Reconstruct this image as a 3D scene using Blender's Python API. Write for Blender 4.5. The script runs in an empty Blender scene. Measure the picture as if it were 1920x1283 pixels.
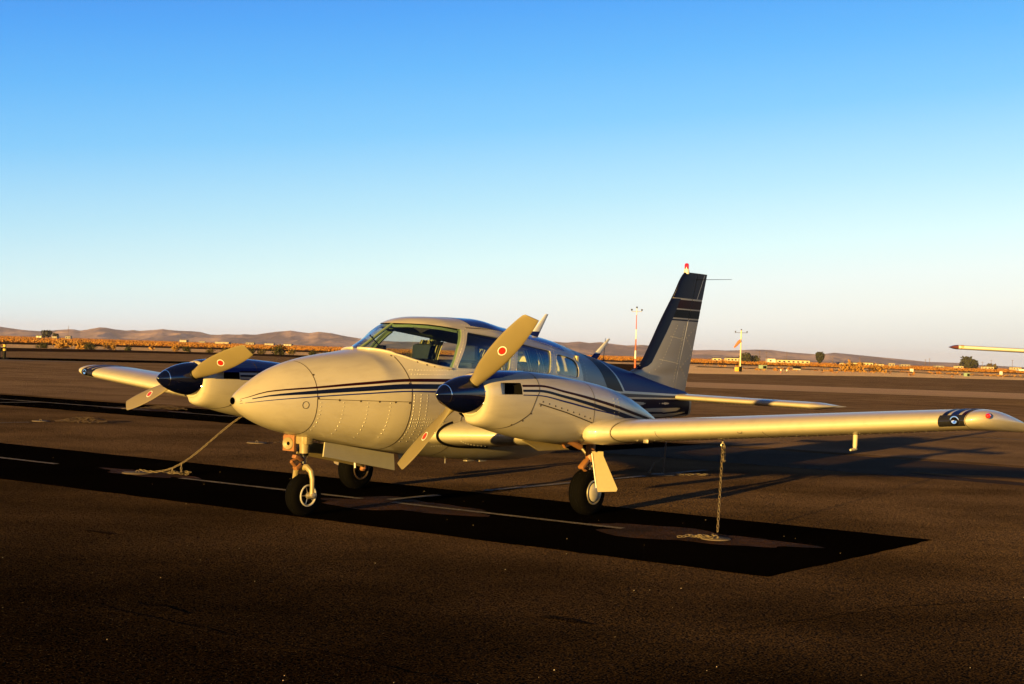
import bpy, bmesh, math, random
import numpy as np
from mathutils import Vector, Matrix
random.seed(7); RNG=np.random.default_rng(7)
scene=bpy.context.scene
COL=scene.collection

# ------------------------------------------------------------------ camera
cam_d=bpy.data.cameras.new('camera'); cam=bpy.data.objects.new('camera',cam_d); COL.objects.link(cam)
scene.camera=cam
cam_d.sensor_width=36.0; cam_d.lens=52.38; cam_d.clip_start=0.1; cam_d.clip_end=80000
_p=math.radians(0.37925); _r=math.radians(1.8750)
_f=Vector((0,math.cos(_p),math.sin(_p))); _u=Vector((0,-math.sin(_p),math.cos(_p))); _x=Vector((1,0,0))
_i=_x*math.cos(_r)+_u*math.sin(_r); _j=_u*math.cos(_r)-_x*math.sin(_r)
_m=Matrix.Identity(4)
for k in range(3):
    _m[k][0]=_i[k]; _m[k][1]=_j[k]; _m[k][2]=-_f[k]
_m[2][3]=1.4897
cam.matrix_world=_m

# ------------------------------------------------------------------ sky, sun, exposure
SUN_EL=math.radians(5.5); SUN_AZ=math.radians(208.8)      # azimuth clockwise from +Y
world=bpy.data.worlds.new('World'); scene.world=world; world.use_nodes=True
wn=world.node_tree; wn.nodes.clear()
def wnode(t,**k):
    n=wn.nodes.new(t)
    for a,b in k.items(): setattr(n,a,b)
    return n
w_out=wnode('ShaderNodeOutputWorld'); w_add=wnode('ShaderNodeAddShader')
w_bg=wnode('ShaderNodeBackground'); w_bg2=wnode('ShaderNodeBackground')
w_sky=wnode('ShaderNodeTexSky',sky_type='NISHITA'); w_sky.sun_disc=False
w_sky.sun_elevation=SUN_EL; w_sky.sun_rotation=SUN_AZ
w_bg.inputs[1].default_value=0.04/3.138
wn.links.new(w_sky.outputs[0],w_bg.inputs[0])
w_tc=wnode('ShaderNodeTexCoord'); w_sep=wnode('ShaderNodeSeparateXYZ'); w_ramp=wnode('ShaderNodeValToRGB')
w_map=wnode('ShaderNodeMapRange'); w_map.inputs[1].default_value=-0.02; w_map.inputs[2].default_value=0.6
wn.links.new(w_tc.outputs['Generated'],w_sep.inputs[0]); w_sh=wnode('ShaderNodeMath',operation='MULTIPLY_ADD'); w_sh.inputs[1].default_value=-0.095   # the sky is a little paler towards the right (north)
wn.links.new(w_sep.outputs[0],w_sh.inputs[0]); wn.links.new(w_sep.outputs[2],w_sh.inputs[2]); wn.links.new(w_sh.outputs[0],w_map.inputs[0])
wn.links.new(w_map.outputs[0],w_ramp.inputs[0]); wn.links.new(w_ramp.outputs[0],w_bg2.inputs[0])
SKY=[(-0.02, (0.68, 0.71, 0.7)), (0.012, (0.79, 0.84, 0.84)), (0.035, (0.75, 0.86, 0.9)), (0.06, (0.62, 0.86, 0.93)), (0.1, (0.3767, 0.6957, 0.9044)), (0.15, (0.1397, 0.4993, 0.8996)), (0.19, (0.0536, 0.3864, 0.8779)), (0.225, (0.0143, 0.2967, 0.8489)), (0.26, (0.0005, 0.2125, 0.7635)), (0.33, (0.0005, 0.0688, 0.4531)), (0.45, (0.0005, 0.0163, 0.1819)), (0.6, (0.005, 0.012, 0.075))]
els=w_ramp.color_ramp.elements
while len(els)<len(SKY): els.new(0.5)
for e,(z,cc) in zip(els,SKY):
    e.position=(z+0.02)/0.62; e.color=(*cc,1)
w_ramp.color_ramp.interpolation='LINEAR'
w_bg2.inputs[1].default_value=1.0/3.138
wn.links.new(w_bg.outputs[0],w_add.inputs[0]); wn.links.new(w_bg2.outputs[0],w_add.inputs[1]); wn.links.new(w_add.outputs[0],w_out.inputs[0])

sun_d=bpy.data.lights.new('sun','SUN'); sun=bpy.data.objects.new('sun',sun_d); COL.objects.link(sun)
sun_d.energy=5.0; sun_d.angle=math.radians(0.5); sun_d.color=(1.0,0.62,0.15)
_to=Vector((math.sin(SUN_AZ)*math.cos(SUN_EL),math.cos(SUN_AZ)*math.cos(SUN_EL),math.sin(SUN_EL)))
sun.rotation_euler=_to.to_track_quat('Z','Y').to_euler(); sun.location=(-20,-40,8)

vs=scene.view_settings; vs.view_transform='Standard'; vs.look='None'; vs.exposure=1.65; vs.gamma=1; vs.use_curve_mapping=False
scene.render.engine='CYCLES'
scene.cycles.max_bounces=6; scene.cycles.transparent_max_bounces=12; scene.cycles.use_denoising=True

# ------------------------------------------------------------------ helpers
def tag(o,label=None,cat=None,group=None,kind=None):
    if label: o['label']=label
    if cat: o['category']=cat
    if group: o['group']=group
    if kind: o['kind']=kind
    return o
def empty(name,loc=(0,0,0),rz=0.0,**k):
    o=bpy.data.objects.new(name,None); COL.objects.link(o); o.location=loc; o.rotation_euler=(0,0,rz)
    o.empty_display_size=0.2
    return tag(o,**k)
def mesh_obj(name,verts,faces,mats,parent=None,mi=None,smooth=True,angle=35,recalc=True,**k):
    me=bpy.data.meshes.new(name); me.from_pydata([tuple(map(float,v)) for v in verts],[],[tuple(int(i) for i in f) for f in faces])
    if recalc:
        bm=bmesh.new(); bm.from_mesh(me); bmesh.ops.recalc_face_normals(bm,faces=bm.faces); bm.to_mesh(me); bm.free()
    return link_mesh(name,me,mats,parent,mi,smooth,angle,**k)
def link_mesh(name,me,mats,parent=None,mi=None,smooth=True,angle=35,**k):
    for m in (mats if isinstance(mats,(list,tuple)) else [mats]): me.materials.append(m)
    if mi is not None: me.polygons.foreach_set('material_index',np.asarray(mi,dtype=np.int32))
    if smooth:
        me.shade_smooth()
        if angle<180: me.set_sharp_from_angle(angle=math.radians(angle))
    me.update()
    o=bpy.data.objects.new(name,me); COL.objects.link(o)
    if parent: o.parent=parent
    return tag(o,**k)
class MB:
    """collects geometry into one mesh"""
    def __init__(s): s.v=[]; s.f=[]; s.m=[]
    def add(s,v,f,mi=0):
        n=len(s.v); s.v.extend([tuple(x) for x in v]); s.f.extend([tuple(i+n for i in q) for q in f]); s.m.extend([mi]*len(f)); return s
    def box(s,c,d,R=None,mi=0,bev=0.0):
        c=Vector(c); hx,hy,hz=[q/2 for q in d]
        if bev<=0:
            P=[Vector((x,y,z)) for x in(-hx,hx) for y in(-hy,hy) for z in(-hz,hz)]
            F=[(0,1,3,2),(4,6,7,5),(0,4,5,1),(2,3,7,6),(0,2,6,4),(1,5,7,3)]
        else:
            bm=bmesh.new(); bmesh.ops.create_cube(bm,size=1)
            for w in bm.verts: w.co=Vector((w.co.x*2*hx,w.co.y*2*hy,w.co.z*2*hz))
            bmesh.ops.bevel(bm,geom=list(bm.edges),offset=bev,segments=2,affect='EDGES',profile=0.6)
            bm.verts.index_update(); P=[w.co.copy() for w in bm.verts]; F=[[w.index for w in f.verts] for f in bm.faces]; bm.free()
        if R is not None: P=[R@p for p in P]
        return s.add([p+c for p in P],F,mi)
    def grid(s,P,mi=0,closed=False):
        P=np.asarray(P); n,m=P.shape[:2]; F=[]
        for i in range(n-1):
            for j in range(m if closed else m-1):
                F.append((i*m+j,i*m+(j+1)%m,(i+1)*m+(j+1)%m,(i+1)*m+j))
        return s.add(P.reshape(-1,3).tolist(),F,mi)
    def tube(s,pts,r,n=8,mi=0,caps=True):
        pts=[Vector(p) for p in pts]; k=len(pts); rs=[r]*k if np.isscalar(r) else list(r); V=[]; up=None
        for i,p in enumerate(pts):
            t=((pts[min(i+1,k-1)]-pts[max(i-1,0)])).normalized()
            if up is None: up=Vector((0,0,1)) if abs(t.z)<.9 else Vector((1,0,0))
            b=t.cross(up).normalized(); q=b.cross(t).normalized(); up=q
            for j in range(n):
                a=2*math.pi*j/n; V.append(p+(b*math.cos(a)+q*math.sin(a))*rs[i])
        F=[(i*n+j,i*n+(j+1)%n,(i+1)*n+(j+1)%n,(i+1)*n+j) for i in range(k-1) for j in range(n)]
        if caps: F+= [tuple(range(n-1,-1,-1)),tuple((k-1)*n+j for j in range(n))]
        return s.add(V,F,mi)
    def lathe(s,prof,origin,axis,n=32,mi=0,mis=None):
        """prof: list of (t along axis, radius)"""
        ax=Vector(axis).normalized(); o=Vector(origin); b=ax.orthogonal().normalized(); q=ax.cross(b); V=[];F=[];M=[]
        for t,r in prof:
            for j in range(n):
                a=2*math.pi*j/n; V.append(o+ax*t+(b*math.cos(a)+q*math.sin(a))*r)
        base=len(s.v); k=len(prof); s.v.extend([tuple(x) for x in V])
        for i in range(k-1):
            for j in range(n):
                s.f.append((base+i*n+j,base+i*n+(j+1)%n,base+(i+1)*n+(j+1)%n,base+(i+1)*n+j)); s.m.append(mis[i] if mis else mi)
        s.f.append(tuple(base+j for j in range(n-1,-1,-1))); s.m.append(mis[0] if mis else mi)
        s.f.append(tuple(base+(k-1)*n+j for j in range(n))); s.m.append(mis[-1] if mis else mi)
        return s
    def plate(s,poly,thick,mi=0):
        """planar polygon (3d points) given thickness both ways"""
        P=[Vector(p) for p in poly]; n=Vector((0,0,0))
        for i in range(len(P)): n+=P[i].cross(P[(i+1)%len(P)])
        n.normalize(); k=len(P)
        V=[p+n*thick/2 for p in P]+[p-n*thick/2 for p in P]
        F=[tuple(range(k)),tuple(range(2*k-1,k-1,-1))]+[(i,i+k,(i+1)%k+k,(i+1)%k) for i in range(k)]
        return s.add(V,F,mi)
    def build(s,name,mats,parent=None,smooth=True,angle=35,**k):
        return mesh_obj(name,s.v,s.f,mats,parent,s.m if isinstance(mats,(list,tuple)) else None,smooth,angle,**k)

def mat(name,color=(.5,.5,.5),rough=.5,metal=0.,spec=.5,coat=0.,noise=0.,nscale=20.,bump=0.,bscale=80.,emit=None):
    m=bpy.data.materials.new(name); m.use_nodes=True; nt=m.node_tree; b=nt.nodes['Principled BSDF']
    b.inputs['Base Color'].default_value=(*color,1); b.inputs['Roughness'].default_value=rough; b.inputs['Metallic'].default_value=metal
    b.inputs['Specular IOR Level'].default_value=spec; b.inputs['Coat Weight'].default_value=coat; b.inputs['Coat Roughness'].default_value=.08
    if emit: b.inputs['Emission Color'].default_value=(*emit,1); b.inputs['Emission Strength'].default_value=1
    tc=None
    def coords():
        nonlocal tc
        if tc is None: tc=nt.nodes.new('ShaderNodeTexCoord')
        return tc.outputs['Object']
    if noise>0:
        n=nt.nodes.new('ShaderNodeTexNoise'); n.inputs['Scale'].default_value=nscale; n.inputs['Detail'].default_value=5
        nt.links.new(coords(),n.inputs['Vector'])
        mx=nt.nodes.new('ShaderNodeMix'); mx.data_type='RGBA'
        mx.inputs[6].default_value=tuple(max(0,q*(1-noise)) for q in color)+(1,); mx.inputs[7].default_value=tuple(q*(1+noise) for q in color)+(1,)
        nt.links.new(n.outputs[0],mx.inputs[0]); nt.links.new(mx.outputs[2],b.inputs['Base Color'])
        mr=nt.nodes.new('ShaderNodeMapRange'); mr.inputs[3].default_value=max(.02,rough-.03); mr.inputs[4].default_value=min(1,rough+.04)
        nt.links.new(n.outputs[0],mr.inputs[0]); nt.links.new(mr.outputs[0],b.inputs['Roughness'])
    if bump>0:
        n=nt.nodes.new('ShaderNodeTexNoise'); n.inputs['Scale'].default_value=bscale; n.inputs['Detail'].default_value=3
        nt.links.new(coords(),n.inputs['Vector'])
        bp=nt.nodes.new('ShaderNodeBump'); bp.inputs['Strength'].default_value=bump; bp.inputs['Distance'].default_value=.01
        nt.links.new(n.outputs[0],bp.inputs['Height']); nt.links.new(bp.outputs[0],b.inputs['Normal'])
    return m
M={}
M['paint']=mat('cream_paint',(.375,.33,.232),.40,spec=.85,coat=.35,noise=.03,nscale=3,bump=.015,bscale=5)
def add_grime(m,strength=.22):
    nt=m.node_tree; L=nt.links.new; b=nt.nodes['Principled BSDF']; src=b.inputs['Base Color'].links[0].from_socket
    tc=nt.nodes.new('ShaderNodeTexCoord'); mp=nt.nodes.new('ShaderNodeMapping'); mp.inputs['Scale'].default_value=(.8,7,9); L(tc.outputs['Object'],mp.inputs[0])
    n=nt.nodes.new('ShaderNodeTexNoise'); n.inputs['Scale'].default_value=1.6; n.inputs['Detail'].default_value=6; n.inputs['Roughness'].default_value=.65; L(mp.outputs[0],n.inputs['Vector'])
    r=nt.nodes.new('ShaderNodeMapRange'); r.inputs[1].default_value=.50; r.inputs[2].default_value=.78; r.inputs[3].default_value=0; r.inputs[4].default_value=strength; L(n.outputs[0],r.inputs[0])
    x=nt.nodes.new('ShaderNodeMix'); x.data_type='RGBA'; x.inputs[7].default_value=(.12,.09,.055,1); L(r.outputs[0],x.inputs[0]); L(src,x.inputs[6]); L(x.outputs[2],b.inputs['Base Color'])
add_grime(M['paint'])
M['rearshade']=mat('nacelle_shade_paint',(.12,.125,.125),.4,spec=.3,coat=.1)  # dark skin colour standing in for the nacelle's shadow
M['finshade']=mat('shaded_fin_paint',(.195,.175,.14),.3,spec=.4,coat=.2,noise=.03,nscale=3)  # darker copy of the cream paint, grazing-light shade put into the colour
M['navy']=mat('navy_paint',(.0030,.0042,.018),.35,spec=.10)
M['blue']=mat('blue_paint',(.005,.012,.10),.4,spec=.06)
M['bluetop']=mat('gloss_blue_paint',(.006,.018,.12),.22,spec=.5,coat=.2)
M['spinner']=mat('gloss_dark_blue',(.0015,.0025,.014),.09,spec=.6,coat=.5)
M['maroon']=mat('maroon_paint',(.016,.0025,.0025),.4,spec=.06)
M['black']=mat('black_paint',(.003,.003,.003),.45,spec=.08)
M['hole']=mat('deep_black',(.002,.002,.002),.9,spec=.05)
M['silver']=mat('silver_paint',(.36,.34,.31),.35,metal=.2)
M['prop']=mat('khaki_blade_paint',(.130,.103,.048),.45,spec=.35,noise=.08,nscale=8)
M['red']=mat('red_decal',(.30,.012,.006),.4)
M['shed']=mat('white_shed_wall',(.24,.21,.16),.9,spec=.1,noise=.1)
M['white']=mat('white_paint',(.55,.53,.47),.4,noise=.05)
M['rubber']=mat('tyre_rubber',(.0018,.0016,.0014),.85,spec=.03,noise=.2,nscale=30)
M['metal']=mat('worn_metal',(.42,.36,.26),.38,metal=.8,noise=.15,nscale=40)
M['chrome']=mat('chrome',(.75,.75,.75),.12,metal=1)
M['yellowgrey']=mat('primer_paint',(.20,.155,.07),.45,noise=.12,nscale=30)
M['bronze']=mat('orange_brown_casting',(.20,.085,.028),.5,noise=.2,nscale=40)
M['chain']=mat('rusty_galvanised_chain',(.12,.09,.055),.5,metal=.5,noise=.35,nscale=60)
M['concrete']=mat('concrete',(.11,.085,.06),.9,spec=.1,noise=.25,nscale=30,bump=.3)
M['seam']=mat('panel_gap',(.05,.035,.02),.8,spec=.1)
M['inside']=mat('green_cream_lining',(.13,.17,.09),.7,spec=.2)
M['headliner']=mat('dark_headliner',(.035,.032,.030),.9,spec=.1)
M['seat']=mat('navy_seat_cloth',(.02,.028,.05),.9,spec=.1,noise=.2)
M['creamcloth']=mat('cream_cloth',(.42,.37,.20),.9,spec=.1,noise=.08)
M['lamp']=mat('lamp_reflector',(.85,.85,.8),.08,metal=1)
M['blacklens']=mat('dark_lens',(.012,.012,.014),.06,spec=.6)
M['yellow']=mat('yellow_paint',(.40,.26,.02),.5,noise=.1)
M['redglass']=mat('red_glass',(.45,.012,.015),.1,coat=.5)
def glass_mat(name,tint,ior=1.45):
    m=bpy.data.materials.new(name); m.use_nodes=True; nt=m.node_tree; nt.nodes.remove(nt.nodes['Principled BSDF'])
    out=nt.nodes['Material Output']; t=nt.nodes.new('ShaderNodeBsdfTransparent'); g=nt.nodes.new('ShaderNodeBsdfGlossy'); fr=nt.nodes.new('ShaderNodeFresnel'); mx=nt.nodes.new('ShaderNodeMixShader')
    t.inputs[0].default_value=(*tint,1); g.inputs['Roughness'].default_value=.02
    ge=nt.nodes.new('ShaderNodeNewGeometry'); mi=nt.nodes.new('ShaderNodeMix'); mi.inputs[2].default_value=ior; mi.inputs[3].default_value=1/ior   # thin pane: same reflectance from both faces
    nt.links.new(ge.outputs['Backfacing'],mi.inputs[0]); nt.links.new(mi.outputs[0],fr.inputs[0])
    nt.links.new(fr.outputs[0],mx.inputs[0]); nt.links.new(t.outputs[0],mx.inputs[1]); nt.links.new(g.outputs[0],mx.inputs[2]); nt.links.new(mx.outputs[0],out.inputs[0])
    return m
M['rivet']=mat('bright_rivet_heads',(.45,.42,.34),.3,metal=.4)
M['loose']=mat('dark_rusted_chain',(.035,.02,.012),.6,metal=.3,noise=.4,nscale=50)
M['glass']=glass_mat('tinted_glass',(.90,.95,.93)); M['sideglass']=glass_mat('side_glass',(.90,.93,.92))

def ground_mat(name,c0,c1,rough=.95,patch=.25,streak=(1,1,1),grain=90.,gbump=1.0,spec=.15,rot=0.,speck=0.0,blotch=0.0,bd=.012,nk=0.,nks=90.,sheen=0.,fade=None,fadec=None):
    m=bpy.data.materials.new(name); m.use_nodes=True; nt=m.node_tree; b=nt.nodes['Principled BSDF']; L=nt.links.new
    tc=nt.nodes.new('ShaderNodeTexCoord'); mp=nt.nodes.new('ShaderNodeMapping'); mp.inputs['Scale'].default_value=streak; mp.inputs['Rotation'].default_value=(0,0,rot)
    L(tc.outputs['Object'],mp.inputs[0])
    n1=nt.nodes.new('ShaderNodeTexNoise'); n1.inputs['Scale'].default_value=patch; n1.inputs['Detail'].default_value=6; n1.inputs['Roughness'].default_value=.6
    L(mp.outputs[0],n1.inputs['Vector'])
    n2=nt.nodes.new('ShaderNodeTexNoise'); n2.inputs['Scale'].default_value=grain; n2.inputs['Detail'].default_value=4; n2.inputs['Roughness'].default_value=.7
    L(tc.outputs['Object'],n2.inputs['Vector'])
    r1=nt.nodes.new('ShaderNodeValToRGB'); r1.color_ramp.elements[0].position=.3; r1.color_ramp.elements[1].position=.7
    r1.color_ramp.elements[0].color=(*c0,1); r1.color_ramp.elements[1].color=(*c1,1); L(n1.outputs[0],r1.inputs[0])
    r2=nt.nodes.new('ShaderNodeMapRange'); r2.inputs[1].default_value=.3; r2.inputs[2].default_value=.72; r2.inputs[3].default_value=.45; r2.inputs[4].default_value=1.55; L(n2.outputs[0],r2.inputs[0])
    mx=nt.nodes.new('ShaderNodeMix'); mx.data_type='RGBA'; mx.blend_type='MULTIPLY'; mx.inputs[0].default_value=1; L(r1.outputs[0],mx.inputs[6]); L(r2.outputs[0],mx.inputs[7])
    col=mx.outputs[2]
    if fade is not None:  # darkens towards the camera: falloff of light put into the ground colour
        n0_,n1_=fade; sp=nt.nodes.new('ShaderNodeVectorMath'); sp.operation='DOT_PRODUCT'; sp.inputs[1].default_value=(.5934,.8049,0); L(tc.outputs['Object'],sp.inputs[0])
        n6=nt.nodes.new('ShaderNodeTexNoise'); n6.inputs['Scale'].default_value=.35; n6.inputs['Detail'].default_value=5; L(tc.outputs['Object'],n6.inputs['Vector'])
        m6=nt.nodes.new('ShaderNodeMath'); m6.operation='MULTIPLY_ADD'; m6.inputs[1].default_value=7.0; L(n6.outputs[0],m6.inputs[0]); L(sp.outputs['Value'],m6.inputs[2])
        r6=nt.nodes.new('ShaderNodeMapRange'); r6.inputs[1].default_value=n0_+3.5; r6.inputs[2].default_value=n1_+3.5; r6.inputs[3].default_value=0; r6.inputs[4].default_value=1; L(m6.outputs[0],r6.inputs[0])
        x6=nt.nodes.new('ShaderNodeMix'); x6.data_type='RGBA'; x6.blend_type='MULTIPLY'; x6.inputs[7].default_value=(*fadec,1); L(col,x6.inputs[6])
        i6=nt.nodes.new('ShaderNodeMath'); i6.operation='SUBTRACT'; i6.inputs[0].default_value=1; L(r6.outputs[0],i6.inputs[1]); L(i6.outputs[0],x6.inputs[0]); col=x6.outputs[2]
    if blotch>0:
        n4=nt.nodes.new('ShaderNodeTexNoise'); n4.inputs['Scale'].default_value=.55; n4.inputs['Detail'].default_value=3; L(tc.outputs['Object'],n4.inputs['Vector'])
        r4=nt.nodes.new('ShaderNodeMapRange'); r4.inputs[1].default_value=.36; r4.inputs[2].default_value=.6; r4.inputs[3].default_value=1-blotch; r4.inputs[4].default_value=1.08; L(n4.outputs[0],r4.inputs[0])
        m4=nt.nodes.new('ShaderNodeMix'); m4.data_type='RGBA'; m4.blend_type='MULTIPLY'; m4.inputs[0].default_value=1; L(col,m4.inputs[6]); L(r4.outputs[0],m4.inputs[7]); col=m4.outputs[2]
    if speck>0:
        v=nt.nodes.new('ShaderNodeTexNoise'); v.inputs['Scale'].default_value=120; v.inputs['Detail'].default_value=1; L(tc.outputs['Object'],v.inputs['Vector'])
        r3=nt.nodes.new('ShaderNodeMapRange'); r3.inputs[1].default_value=.70; r3.inputs[2].default_value=.78; L(v.outputs[0],r3.inputs[0])
        m3=nt.nodes.new('ShaderNodeMix'); m3.data_type='RGBA'; m3.inputs[7].default_value=(.45,.36,.24,1); 
        mm=nt.nodes.new('ShaderNodeMath'); mm.operation='MULTIPLY'; mm.inputs[1].default_value=speck; L(r3.outputs[0],mm.inputs[0])
        L(mm.outputs[0],m3.inputs[0]); L(col,m3.inputs[6]); col=m3.outputs[2]
    L(col,b.inputs['Base Color']); b.inputs['Roughness'].default_value=rough; b.inputs['Specular IOR Level'].default_value=spec
    if nk>0:   # coarse aggregate: stones tilt the surface every way, the low sun catches the ones that face it
        n5=nt.nodes.new('ShaderNodeTexNoise'); n5.inputs['Scale'].default_value=nks; n5.inputs['Detail'].default_value=2; L(tc.outputs['Object'],n5.inputs['Vector'])
        v1=nt.nodes.new('ShaderNodeVectorMath'); v1.operation='SUBTRACT'; v1.inputs[1].default_value=(.5,.5,.5); L(n5.outputs[1],v1.inputs[0])
        v2=nt.nodes.new('ShaderNodeVectorMath'); v2.operation='MULTIPLY'; v2.inputs[1].default_value=(nk,nk,0); L(v1.outputs[0],v2.inputs[0])
        ge=nt.nodes.new('ShaderNodeNewGeometry'); v3=nt.nodes.new('ShaderNodeVectorMath'); v3.operation='ADD'; L(v2.outputs[0],v3.inputs[0]); L(ge.outputs['Normal'],v3.inputs[1])
        v4=nt.nodes.new('ShaderNodeVectorMath'); v4.operation='NORMALIZE'; L(v3.outputs[0],v4.inputs[0]); L(v4.outputs[0],b.inputs['Normal'])
    else:
        bp=nt.nodes.new('ShaderNodeBump'); bp.inputs['Strength'].default_value=gbump; bp.inputs['Distance'].default_value=bd
        L(n2.outputs[0],bp.inputs['Height']); L(bp.outputs[0],b.inputs['Normal'])
    b.inputs['Sheen Weight'].default_value=sheen; b.inputs['Sheen Roughness'].default_value=.5; b.inputs['Sheen Tint'].default_value=(1,.72,.45,1)
    return m
STRIP_ROT=math.radians(36.4)
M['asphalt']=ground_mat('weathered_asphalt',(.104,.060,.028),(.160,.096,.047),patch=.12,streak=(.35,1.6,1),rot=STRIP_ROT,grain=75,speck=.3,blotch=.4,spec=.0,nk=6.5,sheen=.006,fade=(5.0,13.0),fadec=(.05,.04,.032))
M['far_asphalt']=ground_mat('grazing_bright_asphalt',(.17,.105,.058),(.24,.155,.09),patch=.10,streak=(.25,1.8,1),rot=STRIP_ROT,grain=60,speck=.2,blotch=.25,spec=.0,nk=6.5,sheen=.01)  # lighter copy of the asphalt, brightness at grazing view put into its colour
M['dark_asphalt']=ground_mat('dark_asphalt',(.018,.0095,.0045),(.048,.027,.013),patch=.16,streak=(.45,1.3,1),rot=STRIP_ROT+.25,grain=95,speck=.45,blotch=.5,spec=.03,nk=4.5,sheen=.03)
M['pale_asphalt']=ground_mat('pale_asphalt',(.42,.28,.175),(.50,.34,.22),patch=.1,streak=(.3,2,1),rot=STRIP_ROT,grain=60,spec=.0,nk=6.5)
M['seal']=ground_mat('black_seal_coat',(.0016,.0012,.0009),(.0030,.0022,.0015),patch=.5,grain=70,spec=.0,speck=.01,gbump=.5)
M['worn_seal']=ground_mat('worn_seal_coat',(.022,.011,.005),(.055,.032,.018),patch=.3,streak=(.5,1.5,1),rot=STRIP_ROT,grain=60,spec=.03,nk=4)
M['rust_ground']=ground_mat('rust_worn_asphalt',(.006,.0028,.0012),(.055,.024,.009),patch=2.2,grain=60,spec=.03,nk=4)
M['stain']=ground_mat('oil_stain',(.010,.006,.0032),(.026,.016,.008),patch=2.5,grain=70,spec=.0,nk=6)
M['line']=ground_mat('worn_line_paint',(.09,.07,.05),(.20,.165,.125),patch=3.0,grain=40,nk=2,spec=.1)
M['sand']=ground_mat('desert_sand',(.60,.38,.20),(.74,.50,.29),patch=.03,streak=(.3,1,1),grain=3,nk=7,nks=6,spec=0,sheen=.30)
M['dirt']=ground_mat('pale_dirt',(.46,.29,.16),(.58,.39,.23),patch=.05,streak=(.3,1,1),grain=4,nk=7,nks=6,spec=0,sheen=.18)
M['desert']=ground_mat('scrub_desert_floor',(.20,.095,.025),(.30,.15,.045),patch=.012,streak=(.4,1,1),grain=.35,nk=18,nks=.8,spec=0)
M['verge']=ground_mat('dark_verge',(.020,.010,.0045),(.038,.020,.010),patch=.2,grain=6,nk=4,nks=20,spec=0)
# ------------------------------------------------------------------ ground and setting
def sheet(name,poly,z,m,**k):
    bm=bmesh.new(); vs_=[bm.verts.new((x,y,z)) for x,y in poly]; f=bm.faces.new(vs_); f.normal_update()
    if f.normal.z<0: f.normal_flip()
    bmesh.ops.triangulate(bm,faces=[f]); me=bpy.data.meshes.new(name); bm.to_mesh(me); bm.free()
    return link_mesh(name,me,m,None,None,False,**k)
DS=Vector((.8049,-.5934)); DN=Vector((.5934,.8049))     # along / across the parking rows
def SN(s,n): q=DS*s+DN*n; return (q.x,q.y)
def strip(name,s0,s1,n0,n1,z,m,**k):
    rr=random.Random(int(n0*10)+int(s1)); k_=int((s1-s0)/.22); j=lambda: rr.gauss(0,.008)
    P=[SN(s0+(s1-s0)*i/k_,n0+j()) for i in range(k_+1)]+[SN(s1+j(),n0+(n1-n0)*i/14) for i in range(1,14)]+[SN(s1-(s1-s0)*i/k_,n1+j()) for i in range(k_+1)]
    return sheet(name,P,z,m,**k)

R=11900
sheet('desert_ground',[(-R,-R),(R,-R),(R,R),(-R,R)],-0.012,M['desert'],kind='structure')
dirt=[(-400,-300),(400,-300),(400,330),(167,480),(43,400),(-37,400),(-93,330),(-400,240)]
sheet('dirt_ground',dirt,-0.008,M['dirt'],kind='structure')
sheet('sand_verge',[(9,120),(12,142),(30,284),(37,266),(58,296),(78,310),(92,262),(160,255),(160,120)],-0.004,M['sand'],kind='structure')
sheet('dark_verge',[(-220,60),(-200,120),(-64,168),(-61,181),(-52,203),(-38,219),(-20,213),(13,262),(23,266),(28,284),(30,280),(12,143),(-60,100)],-0.002,M['verge'],kind='structure')
sheet('runway',[(-150,255),(-113,311),(-93,362),(-73,405),(-37,402),(28,430),(37,405),(30,340),(-30,318),(-56,312),(-74,286),(-90,240),(-140,190)],0.0,M['verge'],kind='structure')
sheet('runway',[(36,352),(43,412),(88,470),(122,500),(167,486),(260,470),(255,430),(145,422),(104,428),(76,408),(59,372)],0.001,M['verge'],kind='structure')
sheet('taxiway',[(30,244),(33.7,268),(41,259),(58,301),(61,288),(78.5,322),(92,267),(130,262),(128,246),(86,252),(71,292),(55,262),(53,275),(38,240)],0.002,M['verge'],kind='structure')
apron=[(-160,-60),(120,-60),(140,205),(82.3,201.4),(66.5,193),(42.8,175.4),(17.75,141),(12.4,143),(2.2,150.4),(-15.7,170),(-31.6,180.7),(-42.7,166.1),(-47,139.1),(-50.4,111.8),(-160,95)]
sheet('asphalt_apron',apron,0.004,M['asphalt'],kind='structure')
sheet('brightened_far_asphalt',[SN(-60,23.0),SN(60,23.0),(82.3,190),(66.5,192),(42.8,174.4),(17.75,140),(12.4,142),(2.2,149.4),(-15.7,169),(-31.6,179.7),(-42.7,165.1),(-47,138.1),(-50.4,111.8),(-70,95)],0.006,M['far_asphalt'],kind='structure')
sheet('pale_taxilane',[(5,91),(13,90.7),(30.8,89.4),(70,88),(70,71),(25,72.3),(10.7,74.5),(2,76)],0.008,M['pale_asphalt'],kind='structure')
sheet('sealed_strip',[(-60,86),(-33.9,100.3),(-28.1,106),(-10,118),(-10,107),(-24.3,95.5),(-31,91.6),(-60,78)],0.008,M['seal'],kind='structure')
sheet('painted_line',[(-60,77.3),(-31,90.6),(-26,91.6),(-24,90.6),(-31,87.6),(-60,75.2)],0.012,M['line'],kind='structure')
strip('sealed_strip',-70,-4.606,9.29,12.365,0.008,M['seal'],kind='structure')
strip('sealed_strip',-110,-12.5,19.05,22.46,0.008,M['seal'],kind='structure')
strip('worn_strip',-12.5,40,19.05,22.46,0.008,M['worn_seal'],kind='structure')
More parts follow.
